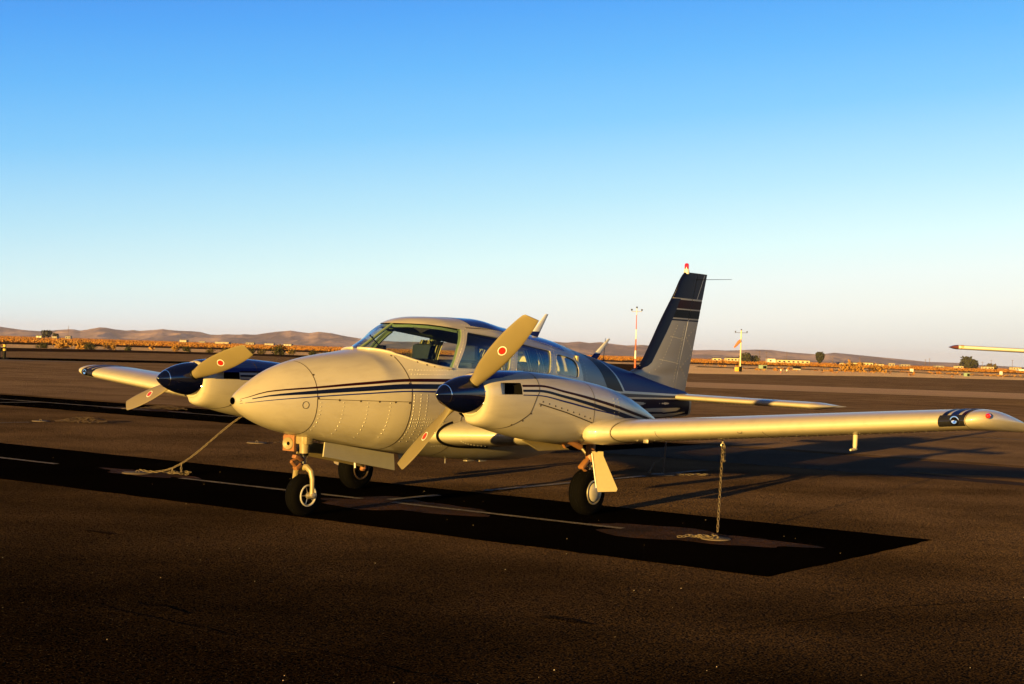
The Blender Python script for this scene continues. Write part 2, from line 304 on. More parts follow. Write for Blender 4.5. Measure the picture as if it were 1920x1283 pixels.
def blot(name,cx,cy,rs,rn,z,m,seed,**k):
    rr=random.Random(seed); P=[]; ph=[rr.random()*6.28 for _ in range(4)]
    for i in range(40):
        a=2*math.pi*i/40; w=1+.16*math.sin(3*a+ph[0])+.12*math.sin(5*a+ph[1])+.08*math.sin(9*a+ph[2])
        q=DS*(rs*w*math.cos(a))+DN*(rn*w*math.sin(a)); P.append((cx+q.x,cy+q.y))
    return sheet(name,P,z,m,**k)
# rust coloured wear where the chains have scraped the sealer away
blot('worn_ground',1.50,12.42,.95,.42,0.012,M['rust_ground'],1,kind='structure')
blot('worn_ground',-4.0,16.5,.70,.24,0.012,M['rust_ground'],2,kind='structure')
blot('worn_ground',-1.0,14.05,.9,.5,0.0115,M['rust_ground'],3,kind='structure')
blot('worn_ground',-7.75,31.7,1.15,.45,0.012,M['rust_ground'],4,kind='structure')
blot('worn_ground',6.5,19.9,.9,.35,0.012,M['asphalt'],5,kind='structure')
blot('worn_ground',8.1,19.2,1.1,.42,0.012,M['pale_asphalt'],6,kind='structure')
for i,(sx,sy,a_,b_) in enumerate(((-1.9,8.25,.22,.05),(.35,8.3,.16,.035),(-3.1,11.4,.18,.03))):
    blot('oil_stain',sx,sy,a_,b_,0.0085+i*.0002,M['stain'],40+i,kind='structure')
def seam(pts,w,seed):
    rr=random.Random(seed); A=[];B=[]
    for (x0,y0),(x1,y1) in zip(pts[:-1],pts[1:]):
        n=max(2,int(math.hypot(x1-x0,y1-y0)/.10)); px_,py_=-(y1-y0),(x1-x0); L=math.hypot(px_,py_); px_/=L; py_/=L
        for i in range(n):
            t=i/n; o=rr.gauss(0,.012); ww=w*(.4+rr.random()); x=x0+(x1-x0)*t+px_*o; y=y0+(y1-y0)*t+py_*o; A.append((x+px_*ww,y+py_*ww)); B.append((x-px_*ww,y-py_*ww))
    sheet('asphalt_crack',A+B[::-1],0.0125,M['stain'],kind='structure')
seam([(-2.3,8.25),(-1.45,7.55),(-.75,7.05),(.1,6.35)],.010,1); seam([(-3.0,9.95),(-2.2,9.9),(-1.5,10.15),(-.6,10.6)],.005,2); seam([(-4.6,13.2),(-3.4,12.95)],.005,3); seam([(1.1,8.0),(2.4,9.1),(3.6,9.7)],.006,4)
def grit():
    rr=random.Random(21); mb=MB()
    for i in range(70):
        d=6.3+13*rr.random()**1.5; x=rr.uniform(-.38,.38)*d; r=rr.uniform(.002,.005)*(1.6 if rr.random()<.06 else 1)
        P=[Vector((x+r*math.cos(a)*rr.uniform(.7,1.2),d+r*math.sin(a)*rr.uniform(.7,1.2),.008)) for a in (0,1.26,2.51,3.77,5.03)]; t=Vector((x,d,.008+r*1.1)); k=P+[t]; mb.add(k,[(j,(j+1)%5,5) for j in range(5)])
    mb.build('loose_grit',mat('pale_grit',(.30,.24,.17),.8),None,False,kind='stuff',label='pale loose grit scattered over the tarmac in the foreground',cat='grit')
grit()
def pline(s0,s1,n0,n1,seed,gaps=0):
    # hand painted line with slightly ragged edges
    rr=random.Random(seed); L=max(abs(s1-s0),abs(n1-n0)); k=max(6,int(L/.12)); A=[];B=[]
    along_s=abs(s1-s0)>abs(n1-n0)
    for i in range(k+1):
        t=i/k
        if along_s:
            s=s0+(s1-s0)*t; A.append(SN(s,n0+rr.uniform(-.006,.006))); B.append(SN(s,n1+rr.uniform(-.006,.006)))
        else:
            n=n0+(n1-n0)*t; A.append(SN(s0+rr.uniform(-.006,.006),n)); B.append(SN(s1+rr.uniform(-.006,.006),n))
    return sheet('painted_line',A+B[::-1],0.016,M['line'],kind='structure')
for q in ((-12.35,-9.75,10.79,10.88),(-9.35,-6.75,10.79,10.88),(-9.58,-9.48,11.0,11.75),(-9.60,-9.50,12.55,15.8),(-9.62,-9.52,16.3,17.4),
          (-60,-24.7,20.68,20.80),(-24.1,-20.5,20.70,20.78),(-28.45,-28.3,19.3,20.7),(-21.85,-21.75,14.0,15.7),(-11.3,-1,31.05,31.2),(-60,-14.5,10.79,10.88)):
    pline(*q,seed=int(abs(q[0]*10)))

# hills: height field behind the desert
RIDGE=[(-0.48,9.0),(-0.43,7.5),(-0.39,7.8),(-0.36,6.6),(-0.3438, 5.93), (-0.3366, 5.09), (-0.3258, 4.01), (-0.3169, 3.77), (-0.3062, 4.48), (-0.299, 5.25), (-0.2944, 5.58), (-0.2901, 4.82), (-0.2847, 5.72), (-0.2769, 7.4), (-0.2722, 7.2), (-0.2668, 6.3), (-0.2596, 5.82), (-0.2543, 6.53), (-0.25, 6.14), (-0.2418, 6.76), (-0.2346, 7.89), (-0.2303, 7.5), (-0.2239, 7.17), (-0.2167, 7.05), (-0.2095, 6.57), (-0.2023, 5.19), (-0.1862, 5.72), (-0.1719, 6.18), (-0.1666, 7.26), (-0.1577, 8.8), (-0.1487, 9.81), (-0.1426, 8.93), (-0.1362, 8.43), (-0.1298, 9.54), (-0.1219, 8.9), (-0.111, 7.1), (-0.0967, 5.42), (-0.0787, 4.58), (-0.0573, 4.92), (-0.0214, 5.38), (0.0, 6.08), (0.025, 8.33), (0.0358, 7.61), (0.0451, 8.63), (0.0519, 7.89), (0.0594, 8.81), (0.0687, 7.69), (0.0774, 7.04), (0.087, 7.86), (0.1039, 6.97), (0.1232, 5.46), (0.1361, 6.03), (0.1433, 5.83), (0.1558, 6.67), (0.164, 7.23), (0.1744, 7.28), (0.1852, 6.16), (0.2028, 5.38), (0.2113, 5.98), (0.2163, 6.86), (0.2267, 6.16), (0.2425, 5.1), (0.2583, 4.08), (0.2791, 2.68), (0.2999, 2.65), (0.3107, 1.6), (0.344, 1.12),(.40,1.5),(.48,3)]
def vnoise(x,y,seed):
    xi=np.floor(x).astype(int);yi=np.floor(y).astype(int);xf=x-xi;yf=y-yi
    def h(a,b):
        q=(a*374761393+b*668265263+seed*982451653)&0x7fffffff; q=((q^(q>>13))*1274126177)&0x7fffffff; return (q&0xffff)/65535.
    u=xf*xf*(3-2*xf);v=yf*yf*(3-2*yf)
    return (h(xi,yi)*(1-u)+h(xi+1,yi)*u)*(1-v)+(h(xi,yi+1)*(1-u)+h(xi+1,yi+1)*u)*v
def build_hills():
    tx=np.array([r[0] for r in RIDGE]);te=np.array([r[1] for r in RIDGE])
    n,mr=1300,60; t=np.linspace(-.47,.47,n); e=np.interp(t,tx,te)
    D0,D1,D2=7300.,8200.,9400.
    V=[]
    for j in range(mr):
        q=j/(mr-1); D=D0+(D1-D0)*min(q/.72,1)+(D2-D1)*max(0,(q-.72)/.28)
        rise=(min(q/.72,1))**1.5 if q<=.72 else max(0,1-((q-.72)/.28)**1.3)
        X=t*D; H=e/1000*D1
        w=vnoise(X/420,np.full(n,D/420.),3)*.55+vnoise(X/170,np.full(n,D/230.),5)*.3+vnoise(X/70,np.full(n,D/90.),9)*.15
        rid=(1-np.abs(2*vnoise(X/260+D/900.,np.full(n,D/380.),13)-1))*.6+(1-np.abs(2*vnoise(X/110-D/500.,np.full(n,D/170.),17)-1))*.4
        rough=np.interp(t,[-.40,-.30,-.18,-.12,.0,.3],[.5,1.0,1.0,.55,.35,.25])
        f=rise*(1+(w-.5)*1.5*(1-rise)) 
        Z=H*np.clip(f,-.1,1)+ (w-.5)*42*rise*(1-rise)*2.0-1.5*(1-rise)+(rid-.62)*210*rough*rise*(1-rise)*1.5; Z=np.minimum(Z,H*(.25+.75*rise)+4*rough)
        V.append(np.stack([X,np.full(n,D),Z],-1))
    V=np.array(V); mb=MB(); mb.grid(V)
    m=bpy.data.materials.new('desert_hills'); m.use_nodes=True; nt=m.node_tree; b=nt.nodes['Principled BSDF']
    tc=nt.nodes.new('ShaderNodeTexCoord'); mp=nt.nodes.new('ShaderNodeMapping'); mp.inputs['Scale'].default_value=(1,.4,1)
    nz=nt.nodes.new('ShaderNodeTexNoise'); nz.inputs['Scale'].default_value=.0034; nz.inputs['Detail'].default_value=7; nz.inputs['Roughness'].default_value=.6
    rp=nt.nodes.new('ShaderNodeValToRGB'); nt.links.new(tc.outputs['Object'],mp.inputs[0]); nt.links.new(mp.outputs[0],nz.inputs['Vector']); nt.links.new(nz.outputs[0],rp.inputs[0])
    rp.color_ramp.elements[0].position=.46; rp.color_ramp.elements[0].color=(.085,.058,.066,1); rp.color_ramp.elements[1].position=.58; rp.color_ramp.elements[1].color=(.36,.235,.175,1)
    nt.links.new(rp.outputs[0],b.inputs['Base Color']); b.inputs['Roughness'].default_value=1; b.inputs['Specular IOR Level'].default_value=0
    mb.build('hills',m,None,True,180,kind='structure')
build_hills()

# scrub: uncountable desert brush, one mesh
def shrub_mats():
    out=[]
    for nm,cc in (('orange_brush',(.23,.098,.018)),('tan_brush',(.26,.135,.035)),('dark_brush',(.085,.038,.010))):
        out.append(mat(nm,cc,.95,spec=.05,noise=.3,nscale=1.5))
    return out
SHM=shrub_mats()
def tuft(rr,h,w,n=9):
    """a clump of leaning blades filling a rounded volume"""
    V=[];F=[]
    for i in range(n):
        a=rr.random()*6.283; r=w*.5*math.sqrt(rr.random()); x,y=r*math.cos(a),r*math.sin(a)
        hh=h*(.55+.5*rr.random())*(1-.45*(r/(w*.5))**2); lean=.35*w; bw=w*(.16+.14*rr.random()); b=rr.random()*3.1416
        cx,cy=math.cos(b)*bw,math.sin(b)*bw; k=len(V); z0=hh*rr.uniform(0,.35)
        lx,ly=lean*math.cos(a)*rr.random(),lean*math.sin(a)*rr.random()
        V+=[(x-cx,y-cy,z0),(x+cx,y+cy,z0),(x+lx+cx*.9,y+ly+cy*.9,z0+hh*.6),(x+lx*1.3,y+ly*1.3,z0+hh),(x+lx-cx*.9,y+ly-cy*.9,z0+hh*.55)]
        F.append((k,k+1,k+2,k+3,k+4))
    return np.array(V),F
def build_scrub():
    rr=random.Random(11); protos=[tuft(rr,1,1.3,9) for _ in range(8)]
    AV=[];AF=[];AM=[];base=0
    def inside(x,y,poly):
        c=False;j=len(poly)-1
        for i in range(len(poly)):
            xi,yi=poly[i];xj,yj=poly[j]
            if (yi>y)!=(yj>y) and x<(xj-xi)*(y-yi)/(yj-yi)+xi: c=not c
            j=i
        return c
    cnt=0
    def put(x,y,s,mi):
        nonlocal base
        P,F=protos[rr.randrange(8)]; a=rr.random()*6.28; c,s_=math.cos(a),math.sin(a)
        Q=np.stack([(P[:,0]*c-P[:,1]*s_)*s+x,(P[:,0]*s_+P[:,1]*c)*s+y,P[:,2]*s*rr.uniform(.7,1.1)-.02],-1)
        AV.append(Q); AF.extend([tuple(i+base for i in f) for f in F]); AM.extend([mi]*len(F)); base+=len(P)
    for _ in range(44000):
        y=300+1900*rr.random()**1.7; x=(rr.random()*2-1)*.42*y
        if inside(x,y,dirt) or inside(x,y,[(-170,180),(-160,265),(-113,320),(-93,370),(-73,415),(-37,412),(28,440),(30,300),(-40,200)]) or inside(x,y,[(30,330),(30,450),(270,500),(265,415),(150,405),(100,410),(60,355)]): continue
        s=.26+.34*rr.random()**2+ (y/2200)*.45
        u=rr.random(); put(x,y,s,0 if u<.62 else (1 if u<.84 else 2))
    # thin low growth along the verges
    for _ in range(500):
        x=rr.uniform(35,150); y=rr.uniform(205,330)
        if vnoise(np.array([x/14.]),np.array([y/22.]),4)[0]<.5: continue
        put(x,y,(.16+.3*rr.random()),0 if rr.random()<.5 else 1)
    for _ in range(30):
        x=rr.uniform(-75,-15); y=rr.uniform(185,262)
        if vnoise(np.array([x/9.]),np.array([y/20.]),8)[0]<.55: continue
        put(x,y,.3+.4*rr.random(),1 if rr.random()<.5 else 2)
    V=np.concatenate(AV); me=bpy.data.meshes.new('desert_scrub'); me.from_pydata(V.tolist(),[],AF)
    link_mesh('desert_scrub',me,SHM,None,AM,False,kind='stuff',label='orange dry scrub covering the desert plain beyond the airfield',cat='scrub')
build_scrub()

# the air between here and the hills: a closed box of thin even haze
hz=bpy.data.materials.new('thin_haze'); hz.use_nodes=True; hn=hz.node_tree; hn.nodes.remove(hn.nodes['Principled BSDF'])
pv=hn.nodes.new('ShaderNodeVolumePrincipled'); pv.inputs['Color'].default_value=(.56,.56,.92,1); pv.inputs['Density'].default_value=4.6e-5; pv.inputs['Anisotropy'].default_value=0.0
hn.links.new(pv.outputs[0],hn.nodes['Material Output'].inputs['Volume'])
hb=MB(); hb.box((0,0,46),(24000,24000,98)); hb.build('haze',hz,None,False,kind='stuff',label='thin pale haze lying over the desert plain',cat='haze')
scene.cycles.volume_bounces=0
# ------------------------------------------------------------------ the parked twin: skin functions (metres, a = aft of the nose tip, y = port, z = up)
def pchip(xs,ys):
    xs=np.array(xs,float);ys=np.array(ys,float);h=np.diff(xs);d=np.diff(ys)/h
    m=np.zeros(len(xs))
    for i in range(1,len(xs)-1):
        if d[i-1]*d[i]>0:
            w1=2*h[i]+h[i-1];w2=h[i]+2*h[i-1];m[i]=(w1+w2)/(w1/d[i-1]+w2/d[i])
    m[0]=d[0];m[-1]=d[-1]
    def f(x):
        x=np.clip(np.asarray(x,float),xs[0],xs[-1]);i=np.clip(np.searchsorted(xs,x)-1,0,len(xs)-2)
        t=(x-xs[i])/h[i];
        return ys[i]*(1+2*t)*(1-t)**2+h[i]*m[i]*t*(1-t)**2+ys[i+1]*t*t*(3-2*t)+h[i]*m[i+1]*t*t*(t-1)
    return f
# a, ztop, zbot, halfwidth, zmid, ntop, nbot
FT=np.array([
(0.00,1.040,0.980,0.030,1.010,2.0,2.0),
(0.02,1.056,0.962,0.047,1.010,2.0,2.0),
(0.06,1.085,0.930,0.080,1.010,2.0,2.0),
(0.12,1.122,0.893,0.120,1.012,2.0,2.1),
(0.25,1.197,0.833,0.187,1.018,2.0,2.2),
(0.48,1.300,0.758,0.276,1.030,2.0,2.4),
(0.73,1.367,0.705,0.350,1.045,2.1,2.5),
(1.00,1.412,0.655,0.430,1.065,2.2,2.6),
(1.30,1.450,0.605,0.520,1.090,2.2,2.6),
(1.44,1.476,0.583,0.555,1.100,1.9,2.7),
(1.55,1.528,0.567,0.578,1.110,1.65,2.7),
(1.70,1.615,0.547,0.596,1.120,1.58,2.7),
(1.85,1.697,0.529,0.602,1.120,1.7,2.7),
(1.95,1.745,0.516,0.604,1.120,1.95,2.7),
(2.10,1.780,0.500,0.605,1.120,2.4,2.7),
(2.30,1.796,0.478,0.606,1.115,2.9,2.7),
(2.80,1.800,0.430,0.600,1.100,3.2,2.7),
(3.20,1.746,0.405,0.585,1.080,3.1,2.7),
(3.60,1.698,0.392,0.555,1.060,3.0,2.6),
(4.10,1.636,0.420,0.490,1.040,2.9,2.5),
(4.67,1.528,0.500,0.395,1.020,2.6,2.4),
(5.20,1.440,0.590,0.305,1.000,2.4,2.3),
(5.60,1.362,0.660,0.240,0.990,2.3,2.2),
(6.00,1.290,0.715,0.180,0.975,2.2,2.2),
(6.40,1.215,0.755,0.130,0.960,2.2,2.2),
(6.80,1.140,0.775,0.092,0.950,2.2,2.2),
(7.18,1.070,0.785,0.050,0.935,2.2,2.2),
(7.27,1.040,0.800,0.030,0.930,2.0,2.0)])
FF=[pchip(FT[:,0],FT[:,k]) for k in range(1,7)]
def fus(a,th,off=0.):
    a=np.asarray(a,float);th=np.asarray(th,float)
    zt,zb,w,zm,nt,nb=[f(a) for f in FF]
    c,s=np.cos(th),np.sin(th);n=np.where(s>=0,nt,nb)
    rho=(np.abs(c)**n+np.abs(s)**n)**(1/n)
    y=0+(w+off)*c/rho; z=zm+np.where(s>=0,zt-zm+off,zm-zb+off)*s/rho
    return np.stack([a+0*y,y,z],-1)
def fin(a,y,z,off=0.):
    zt,zb,w,zm,nt,nb=[f(a) for f in FF]
    n=np.where(z>=zm,nt,nb);h=np.where(z>=zm,zt-zm,zm-zb)+off
    return (np.abs(y)/(w+off))**n+(np.abs(z-zm)/h)**n-1   # <0 inside
def _th(F,a,z):
    zt,zb,w,zm,nt,nb=[f(a) for f in F]
    n=np.where(z>=zm,nt,nb);h=np.where(z>=zm,zt-zm,zm-zb)
    q=np.clip((z-zm)/h,-1,1);return np.arctan2(q,np.maximum(1-np.abs(q)**n,1e-9)**(1/n))
def fth(a,z): return _th(FF,np.asarray(a,float),np.asarray(z,float))
def nth(a,z): return _th(NF,np.asarray(a,float),np.asarray(z,float))
NT=np.array([
(1.00,1.286,0.965,0.150,1.135,2.0,2.0),
(1.03,1.306,0.903,0.178,1.132,2.1,2.1),
(1.08,1.316,0.880,0.200,1.130,2.2,2.2),
(1.20,1.325,0.855,0.225,1.128,2.3,2.3),
(1.40,1.331,0.810,0.245,1.125,2.4,2.4),
(1.62,1.332,0.770,0.258,1.120,2.4,2.5),
(1.90,1.318,0.730,0.268,1.100,2.4,2.6),
(2.23,1.285,0.705,0.276,1.070,2.4,2.6),
(2.64,1.236,0.695,0.272,1.030,2.3,2.5),
(3.07,1.150,0.720,0.235,0.980,2.2,2.3),
(3.45,1.015,0.790,0.160,0.920,2.1,2.2),
(3.70,0.915,0.830,0.080,0.880,2.0,2.0),
(3.80,0.880,0.850,0.020,0.865,2.0,2.0)])
NF=[pchip(NT[:,0],NT[:,k]) for k in range(1,7)]
YN=1.709
def nac(a,th,off=0.):
    a=np.asarray(a,float);th=np.asarray(th,float)
    zt,zb,w,zm,nt,nb=[f(a) for f in NF]
    c,s=np.cos(th),np.sin(th);n=np.where(s>=0,nt,nb)
    rho=(np.abs(c)**n+np.abs(s)**n)**(1/n)
    y=YN+(w+off)*c/rho; z=zm+np.where(s>=0,zt-zm+off,zm-zb+off)*s/rho
    return np.stack([a+0*y,y,z],-1)
def nin(a,y,z,off=0.):
    zt,zb,w,zm,nt,nb=[f(a) for f in NF]
    n=np.where(z>=zm,nt,nb);h=np.where(z>=zm,zt-zm,zm-zb)+off
    return (np.abs(y-YN)/(w+off))**n+(np.abs(z-zm)/h)**n-1

def L3(P):
    P=np.asarray(P,float); Q=P.copy(); Q[...,0]=-P[...,0]; return Q
plane=empty('airplane',(-2.291,12.306,0),-math.radians(180-52.1716),label='cream twin propeller airplane with blue and maroon stripes parked on the black strip',cat='airplane')
plane.rotation_euler=(0,0,math.atan2(-math.cos(math.radians(37.8284)),-math.sin(math.radians(37.8284))))

def boolean(obj,cutter,op):
    md=obj.modifiers.new('b','BOOLEAN'); md.operation=op; md.object=cutter; md.solver='EXACT'
    dg=bpy.context.evaluated_depsgraph_get(); dg.update()
    me=bpy.data.meshes.new_from_object(obj.evaluated_get(dg)); obj.modifiers.clear(); old=obj.data; obj.data=me; bpy.data.meshes.remove(old)
def tmp(verts,faces):
    me=bpy.data.meshes.new('tmp'); me.from_pydata([tuple(map(float,v)) for v in verts],[],faces)
    bm=bmesh.new(); bm.from_mesh(me); bmesh.ops.recalc_face_normals(bm,faces=bm.faces); bm.to_mesh(me); bm.free()
    o=bpy.data.objects.new('tmp',me); COL.objects.link(o); return o
def kill(o):
    me=o.data; bpy.data.objects.remove(o); 
    if me.users==0: bpy.data.meshes.remove(me)
def loft(fn,alist,nth,off=0.,flip=False):
    A,T=np.meshgrid(alist,np.linspace(0,2*np.pi,nth,endpoint=False),indexing='ij'); P=fn(A,T,off)
    mb=MB(); mb.grid(P,closed=True); n=len(alist)
    mb.f.append(tuple(range(nth-1,-1,-1))); mb.f.append(tuple((n-1)*nth+j for j in range(nth))); mb.m+=[0,0]
    mb.v=[tuple(q) for q in L3(np.array(mb.v))]
    return mb
def rounded(poly,r,k=5):
    out=[]; n=len(poly)
    for i in range(n):
        p=Vector(poly[i]); a=Vector(poly[i-1]); b=Vector(poly[(i+1)%n]); u=(a-p); v=(b-p); rr=min(r,u.length*.45,v.length*.45); u.normalize(); v.normalize()
        s=p+u*rr; e=p+v*rr
        for j in range(k+1):
            t=j/k; out.append(tuple((s*(1-t)**2+p*2*t*(1-t)+e*t*t)))
    return out
def prism_y(poly,y0,y1):
    """polygon in (a,z) extruded along y"""
    k=len(poly); V=[(-a,y0,z) for a,z in poly]+[(-a,y1,z) for a,z in poly]
    F=[tuple(range(k)),tuple(range(2*k-1,k-1,-1))]+[(i,(i+1)%k,(i+1)%k+k,i+k) for i in range(k)]
    return tmp(V,F)
def analytic_normals(me,fn_in,lim=.75):
    """per-corner normals from the smooth skin function where a face lies on it, flat elsewhere"""
    n=len(me.vertices); co=np.empty(n*3); me.vertices.foreach_get('co',co); co=co.reshape(-1,3); a,y,z=-co[:,0],co[:,1],co[:,2]; e=1e-3
    g=np.stack([-(fn_in(a+e,y,z)-fn_in(a-e,y,z)),fn_in(a,y+e,z)-fn_in(a,y-e,z),fn_in(a,y,z+e)-fn_in(a,y,z-e)],-1)
    g/=np.maximum(np.linalg.norm(g,axis=1),1e-9)[:,None]
    pl=len(me.polygons); fnm=np.empty(pl*3); me.polygons.foreach_get('normal',fnm); fnm=fnm.reshape(-1,3)
    lt=np.empty(pl,np.int32); me.polygons.foreach_get('loop_total',lt); lv=np.empty(len(me.loops),np.int32); me.loops.foreach_get('vertex_index',lv)
    fi=np.repeat(np.arange(pl),lt); N=g[lv]; FNm=fnm[fi]; d=(N*FNm).sum(1)
    N=np.where((np.abs(d)>lim)[:,None],N*np.sign(d)[:,None],FNm)
    me.shade_smooth(); me.normals_split_custom_set(N.tolist())

# ---- fuselage shell with hollow cabin and window openings
WS=[(1.30,1.52),(1.445,1.4775),(1.497,1.472),(1.578,1.452),(1.639,1.431),(1.73,1.396),(1.837,1.367),(1.959,1.342),(2.105,1.325),(2.215,1.498),(2.372,1.682),(2.30,1.692),(2.187,1.706),(2.069,1.719),(1.967,1.722),(1.90,1.722),(1.82,1.78),(1.3,1.78)]
W1=rounded([(2.16,1.322),(2.94,1.307),(3.05,1.602),(2.43,1.665)],.03)
W2=rounded([(3.06,1.297),(3.675,1.287),(3.79,1.515),(3.16,1.585)],.03)
W3=rounded([(3.784,1.284),(4.303,1.240),(4.345,1.345),(4.30,1.425),(4.18,1.456),(3.885,1.49)],.07)
def build_fuselage():
    al=np.concatenate([[0,.008,.02,.035,.055,.08,.11,.15,.2],np.linspace(.25,4.7,110),np.linspace(4.75,7.27,40)])
    o=tmp([],[]); o_mb=loft(fus,al,144); kill(o); o=tmp(o_mb.v,o_mb.f)
    cav=loft(fus,np.linspace(1.36,4.42,62),96,-.028)
    cv=np.array(cav.v); cv[:,2]=np.maximum(cv[:,2],.60); co=tmp(cv,cav.f)
    boolean(o,co,'DIFFERENCE'); kill(co)
    for poly in (WS,W1,W2,W3):
        c=prism_y(poly,-1.2,1.2); boolean(o,c,'DIFFERENCE'); kill(c)
    # landing light hole in the nose tip
    hb=MB().lathe([(-.05,.030),(.07,.026)],(0,0,1.010),(-1,0,0),n=24); c=tmp(hb.v,hb.f); boolean(o,c,'DIFFERENCE'); kill(c)
    me=o.data; me.materials.clear()
    for m in (M['paint'],M['inside'],M['hole']): me.materials.append(m)
    pl=len(me.polygons); cen=np.empty(pl*3); me.polygons.foreach_get('center',cen); cen=cen.reshape(-1,3)
    d=fin(-cen[:,0],cen[:,1],cen[:,2],-.006); mi=(d<0).astype(np.int32)
    mi[(cen[:,0]>-.09)&(np.hypot(cen[:,1],cen[:,2]-1.01)<.031)]=2
    mi[(mi==1)&(cen[:,2]>1.70)]=1
    me.polygons.foreach_set('material_index',mi); analytic_normals(me,fin)
    o.name='fuselage'; me.name='fuselage'; o.parent=plane
    return o
fuselage=build_fuselage()
def build_panes():
    A=np.linspace(1.30,4.5,80)
    outer=loft(fus,A,110,-.008); inner=loft(fus,A,110,-.013)
    for name,poly,sides in (('windshield_pane',WS,((.012,1.2),(-1.2,-.012))),('window_pane',W1,((.05,1.2),(-1.2,-.05))),('window_pane',W2,((.05,1.2),(-1.2,-.05))),('window_pane',W3,((.05,1.2),(-1.2,-.05)))):
        for y0,y1 in sides:
            a0=min(q[0] for q in poly)-.05; a1=max(q[0] for q in poly)+.05
            sel=np.linspace(max(a0,1.30),a1,40); so=loft(fus,sel,110,-.008); si=loft(fus,sel,110,-.013)
            o=tmp(so.v,so.f); c=prism_y(poly,y0,y1); boolean(o,c,'INTERSECT'); kill(c)
            ci=tmp(si.v,si.f); boolean(o,ci,'DIFFERENCE'); kill(ci)
            me=o.data; me.materials.clear(); me.materials.append(M['glass'] if 'wind' in name and name.startswith('windshield') else M['sideglass'])
            analytic_normals(me,fin); o.name=name; me.name=name; o.parent=fuselage
build_panes()

def skin_grid(rows,fn,off):
    """rows: list of arrays of (a,theta); returns surface grid"""
    P=np.array([fn(np.array([q[0] for q in r]),np.array([q[1] for q in r]),off) for r in rows]); return P
def mirror(P): Q=np.array(P); Q[...,1]*=-1; return Q
def band(name,aa,zh,zl,m,parent,fn=fus,thf=fth,off=.0022,k=4,sides=(1,-1),side_out=1):
    """livery band between two height curves, wrapped on the skin; one mesh per side"""
    for sd in sides:
        T=[]
        for a,h,l in zip(aa,zh,zl):
            th0,th1=float(thf(a,h)),float(thf(a,l)); T.append([(a,th0+(th1-th0)*j/k) for j in range(k+1)])
        P=skin_grid(T,fn,off)
        if sd<0: P=mirror(P)
        mb=MB(); mb.grid(L3(P)); mb.build(name,m,parent,True,180)
def curve(pts,n):
    a=np.array([p[0] for p in pts]); z=np.array([p[1] for p in pts]); f=pchip(a,z); aa=np.linspace(a[0],a[-1],n); return aa,f(aa)
def bandc(name,hi,lo,m,n=70,**k):
    aa,h=curve(hi,n); _,l=curve(lo,n); band(name,aa,h,l,m,fuselage,**k)
# three nose-to-tail stripes
bandc('livery_stripe',[(.03,1.0255),(.25,1.099),(.66,1.142),(1.085,1.185),(1.57,1.221),(1.915,1.225),(2.6,1.222),(3.4,1.205),(4.2,1.175),(4.65,1.165)],
      [(.03,1.0225),(.25,1.090),(.66,1.126),(1.085,1.162),(1.57,1.195),(1.915,1.196),(2.6,1.190),(3.4,1.172),(4.2,1.140),(4.65,1.130)],M['maroon'])
bandc('livery_stripe',[(.03,1.0125),(.25,1.065),(.66,1.111),(1.08,1.146),(1.56,1.176),(1.915,1.177),(2.6,1.172),(3.4,1.152),(4.6,1.100),(5.6,1.066),(7.16,1.020)],
      [(.03,1.0075),(.25,1.053),(.66,1.080),(1.08,1.107),(1.56,1.132),(1.915,1.133),(2.6,1.126),(3.4,1.100),(4.6,1.050),(5.6,1.030),(7.16,1.000)],M['navy'])
bandc('livery_stripe',[(.03,.992),(.25,1.025),(.66,1.062),(1.08,1.091),(1.56,1.117),(1.915,1.116),(2.6,1.108),(3.4,1.083),(4.55,1.036)],
      [(.03,.989),(.25,1.019),(.66,1.053),(1.08,1.080),(1.56,1.105),(1.915,1.100),(2.6,1.092),(3.4,1.066),(4.55,1.020)],M['blue'])
# dark belly panel of the tail
bandc('tail_paint',[(4.55,1.02),(5.2,1.012),(6.2,1.000),(7.2,.985)],[(4.55,.60),(5.2,.62),(6.2,.745),(7.2,.79)],M['navy'],off=.0018)
# maroon sweep from stripe up over the spine, silver keyline, blue tail top
def sweep(name,c0,c1,m,off):
    """region between two curves given as lists of (z-fraction, a): fraction 0 = stripe height, 1 = top of the spine"""
    for sd in (1,-1):
        rows=[]
        for q in np.linspace(0,1,26):
            a0=np.interp(q,[p[0] for p in c0],[p[1] for p in c0]); a1=np.interp(q,[p[0] for p in c1],[p[1] for p in c1]); r=[]
            for a in np.linspace(a0,a1,14):
                t0=float(fth(a,zbase(a))); r.append((a,t0+(math.pi/2-t0)*q))
            rows.append(r)
        P=skin_grid(rows,fus,off)
        if sd<0: P=mirror(P)
        mb=MB(); mb.grid(L3(P)); mb.build(name,m,fuselage,True,180)
zbase=lambda a: float(np.interp(a,[4.0,4.65,5.6,7.16],[1.178,1.130,1.082,1.028]))
sweep('livery_sweep',[(0,5.02),(.3,4.90),(.6,4.72),(.8,4.50),(.92,4.2),(1,3.9)],[(0,5.42),(.3,5.28),(.6,5.08),(.8,4.80),(.92,4.45),(1,4.1)],M['maroon'],.0022)
sweep('livery_keyline',[(0,5.42),(.3,5.28),(.6,5.08),(.8,4.80),(.92,4.45),(1,4.1)],[(0,5.47),(.3,5.325),(.6,5.125),(.8,4.85),(.92,4.52),(1,4.2)],M['silver'],.0024)
sweep('livery_blue',[(0,5.47),(.3,5.325),(.6,5.125),(.8,4.85),(.92,4.52),(1,4.2)],[(0,7.20),(.3,7.18),(.6,7.16),(.8,7.15),(1,7.1)],M['blue'],.0022)
bandc('livery_keyline',[(5.44,1.100),(7.18,1.038)],[(5.44,1.082),(7.18,1.026)],M['silver'],off=.0026,n=20)
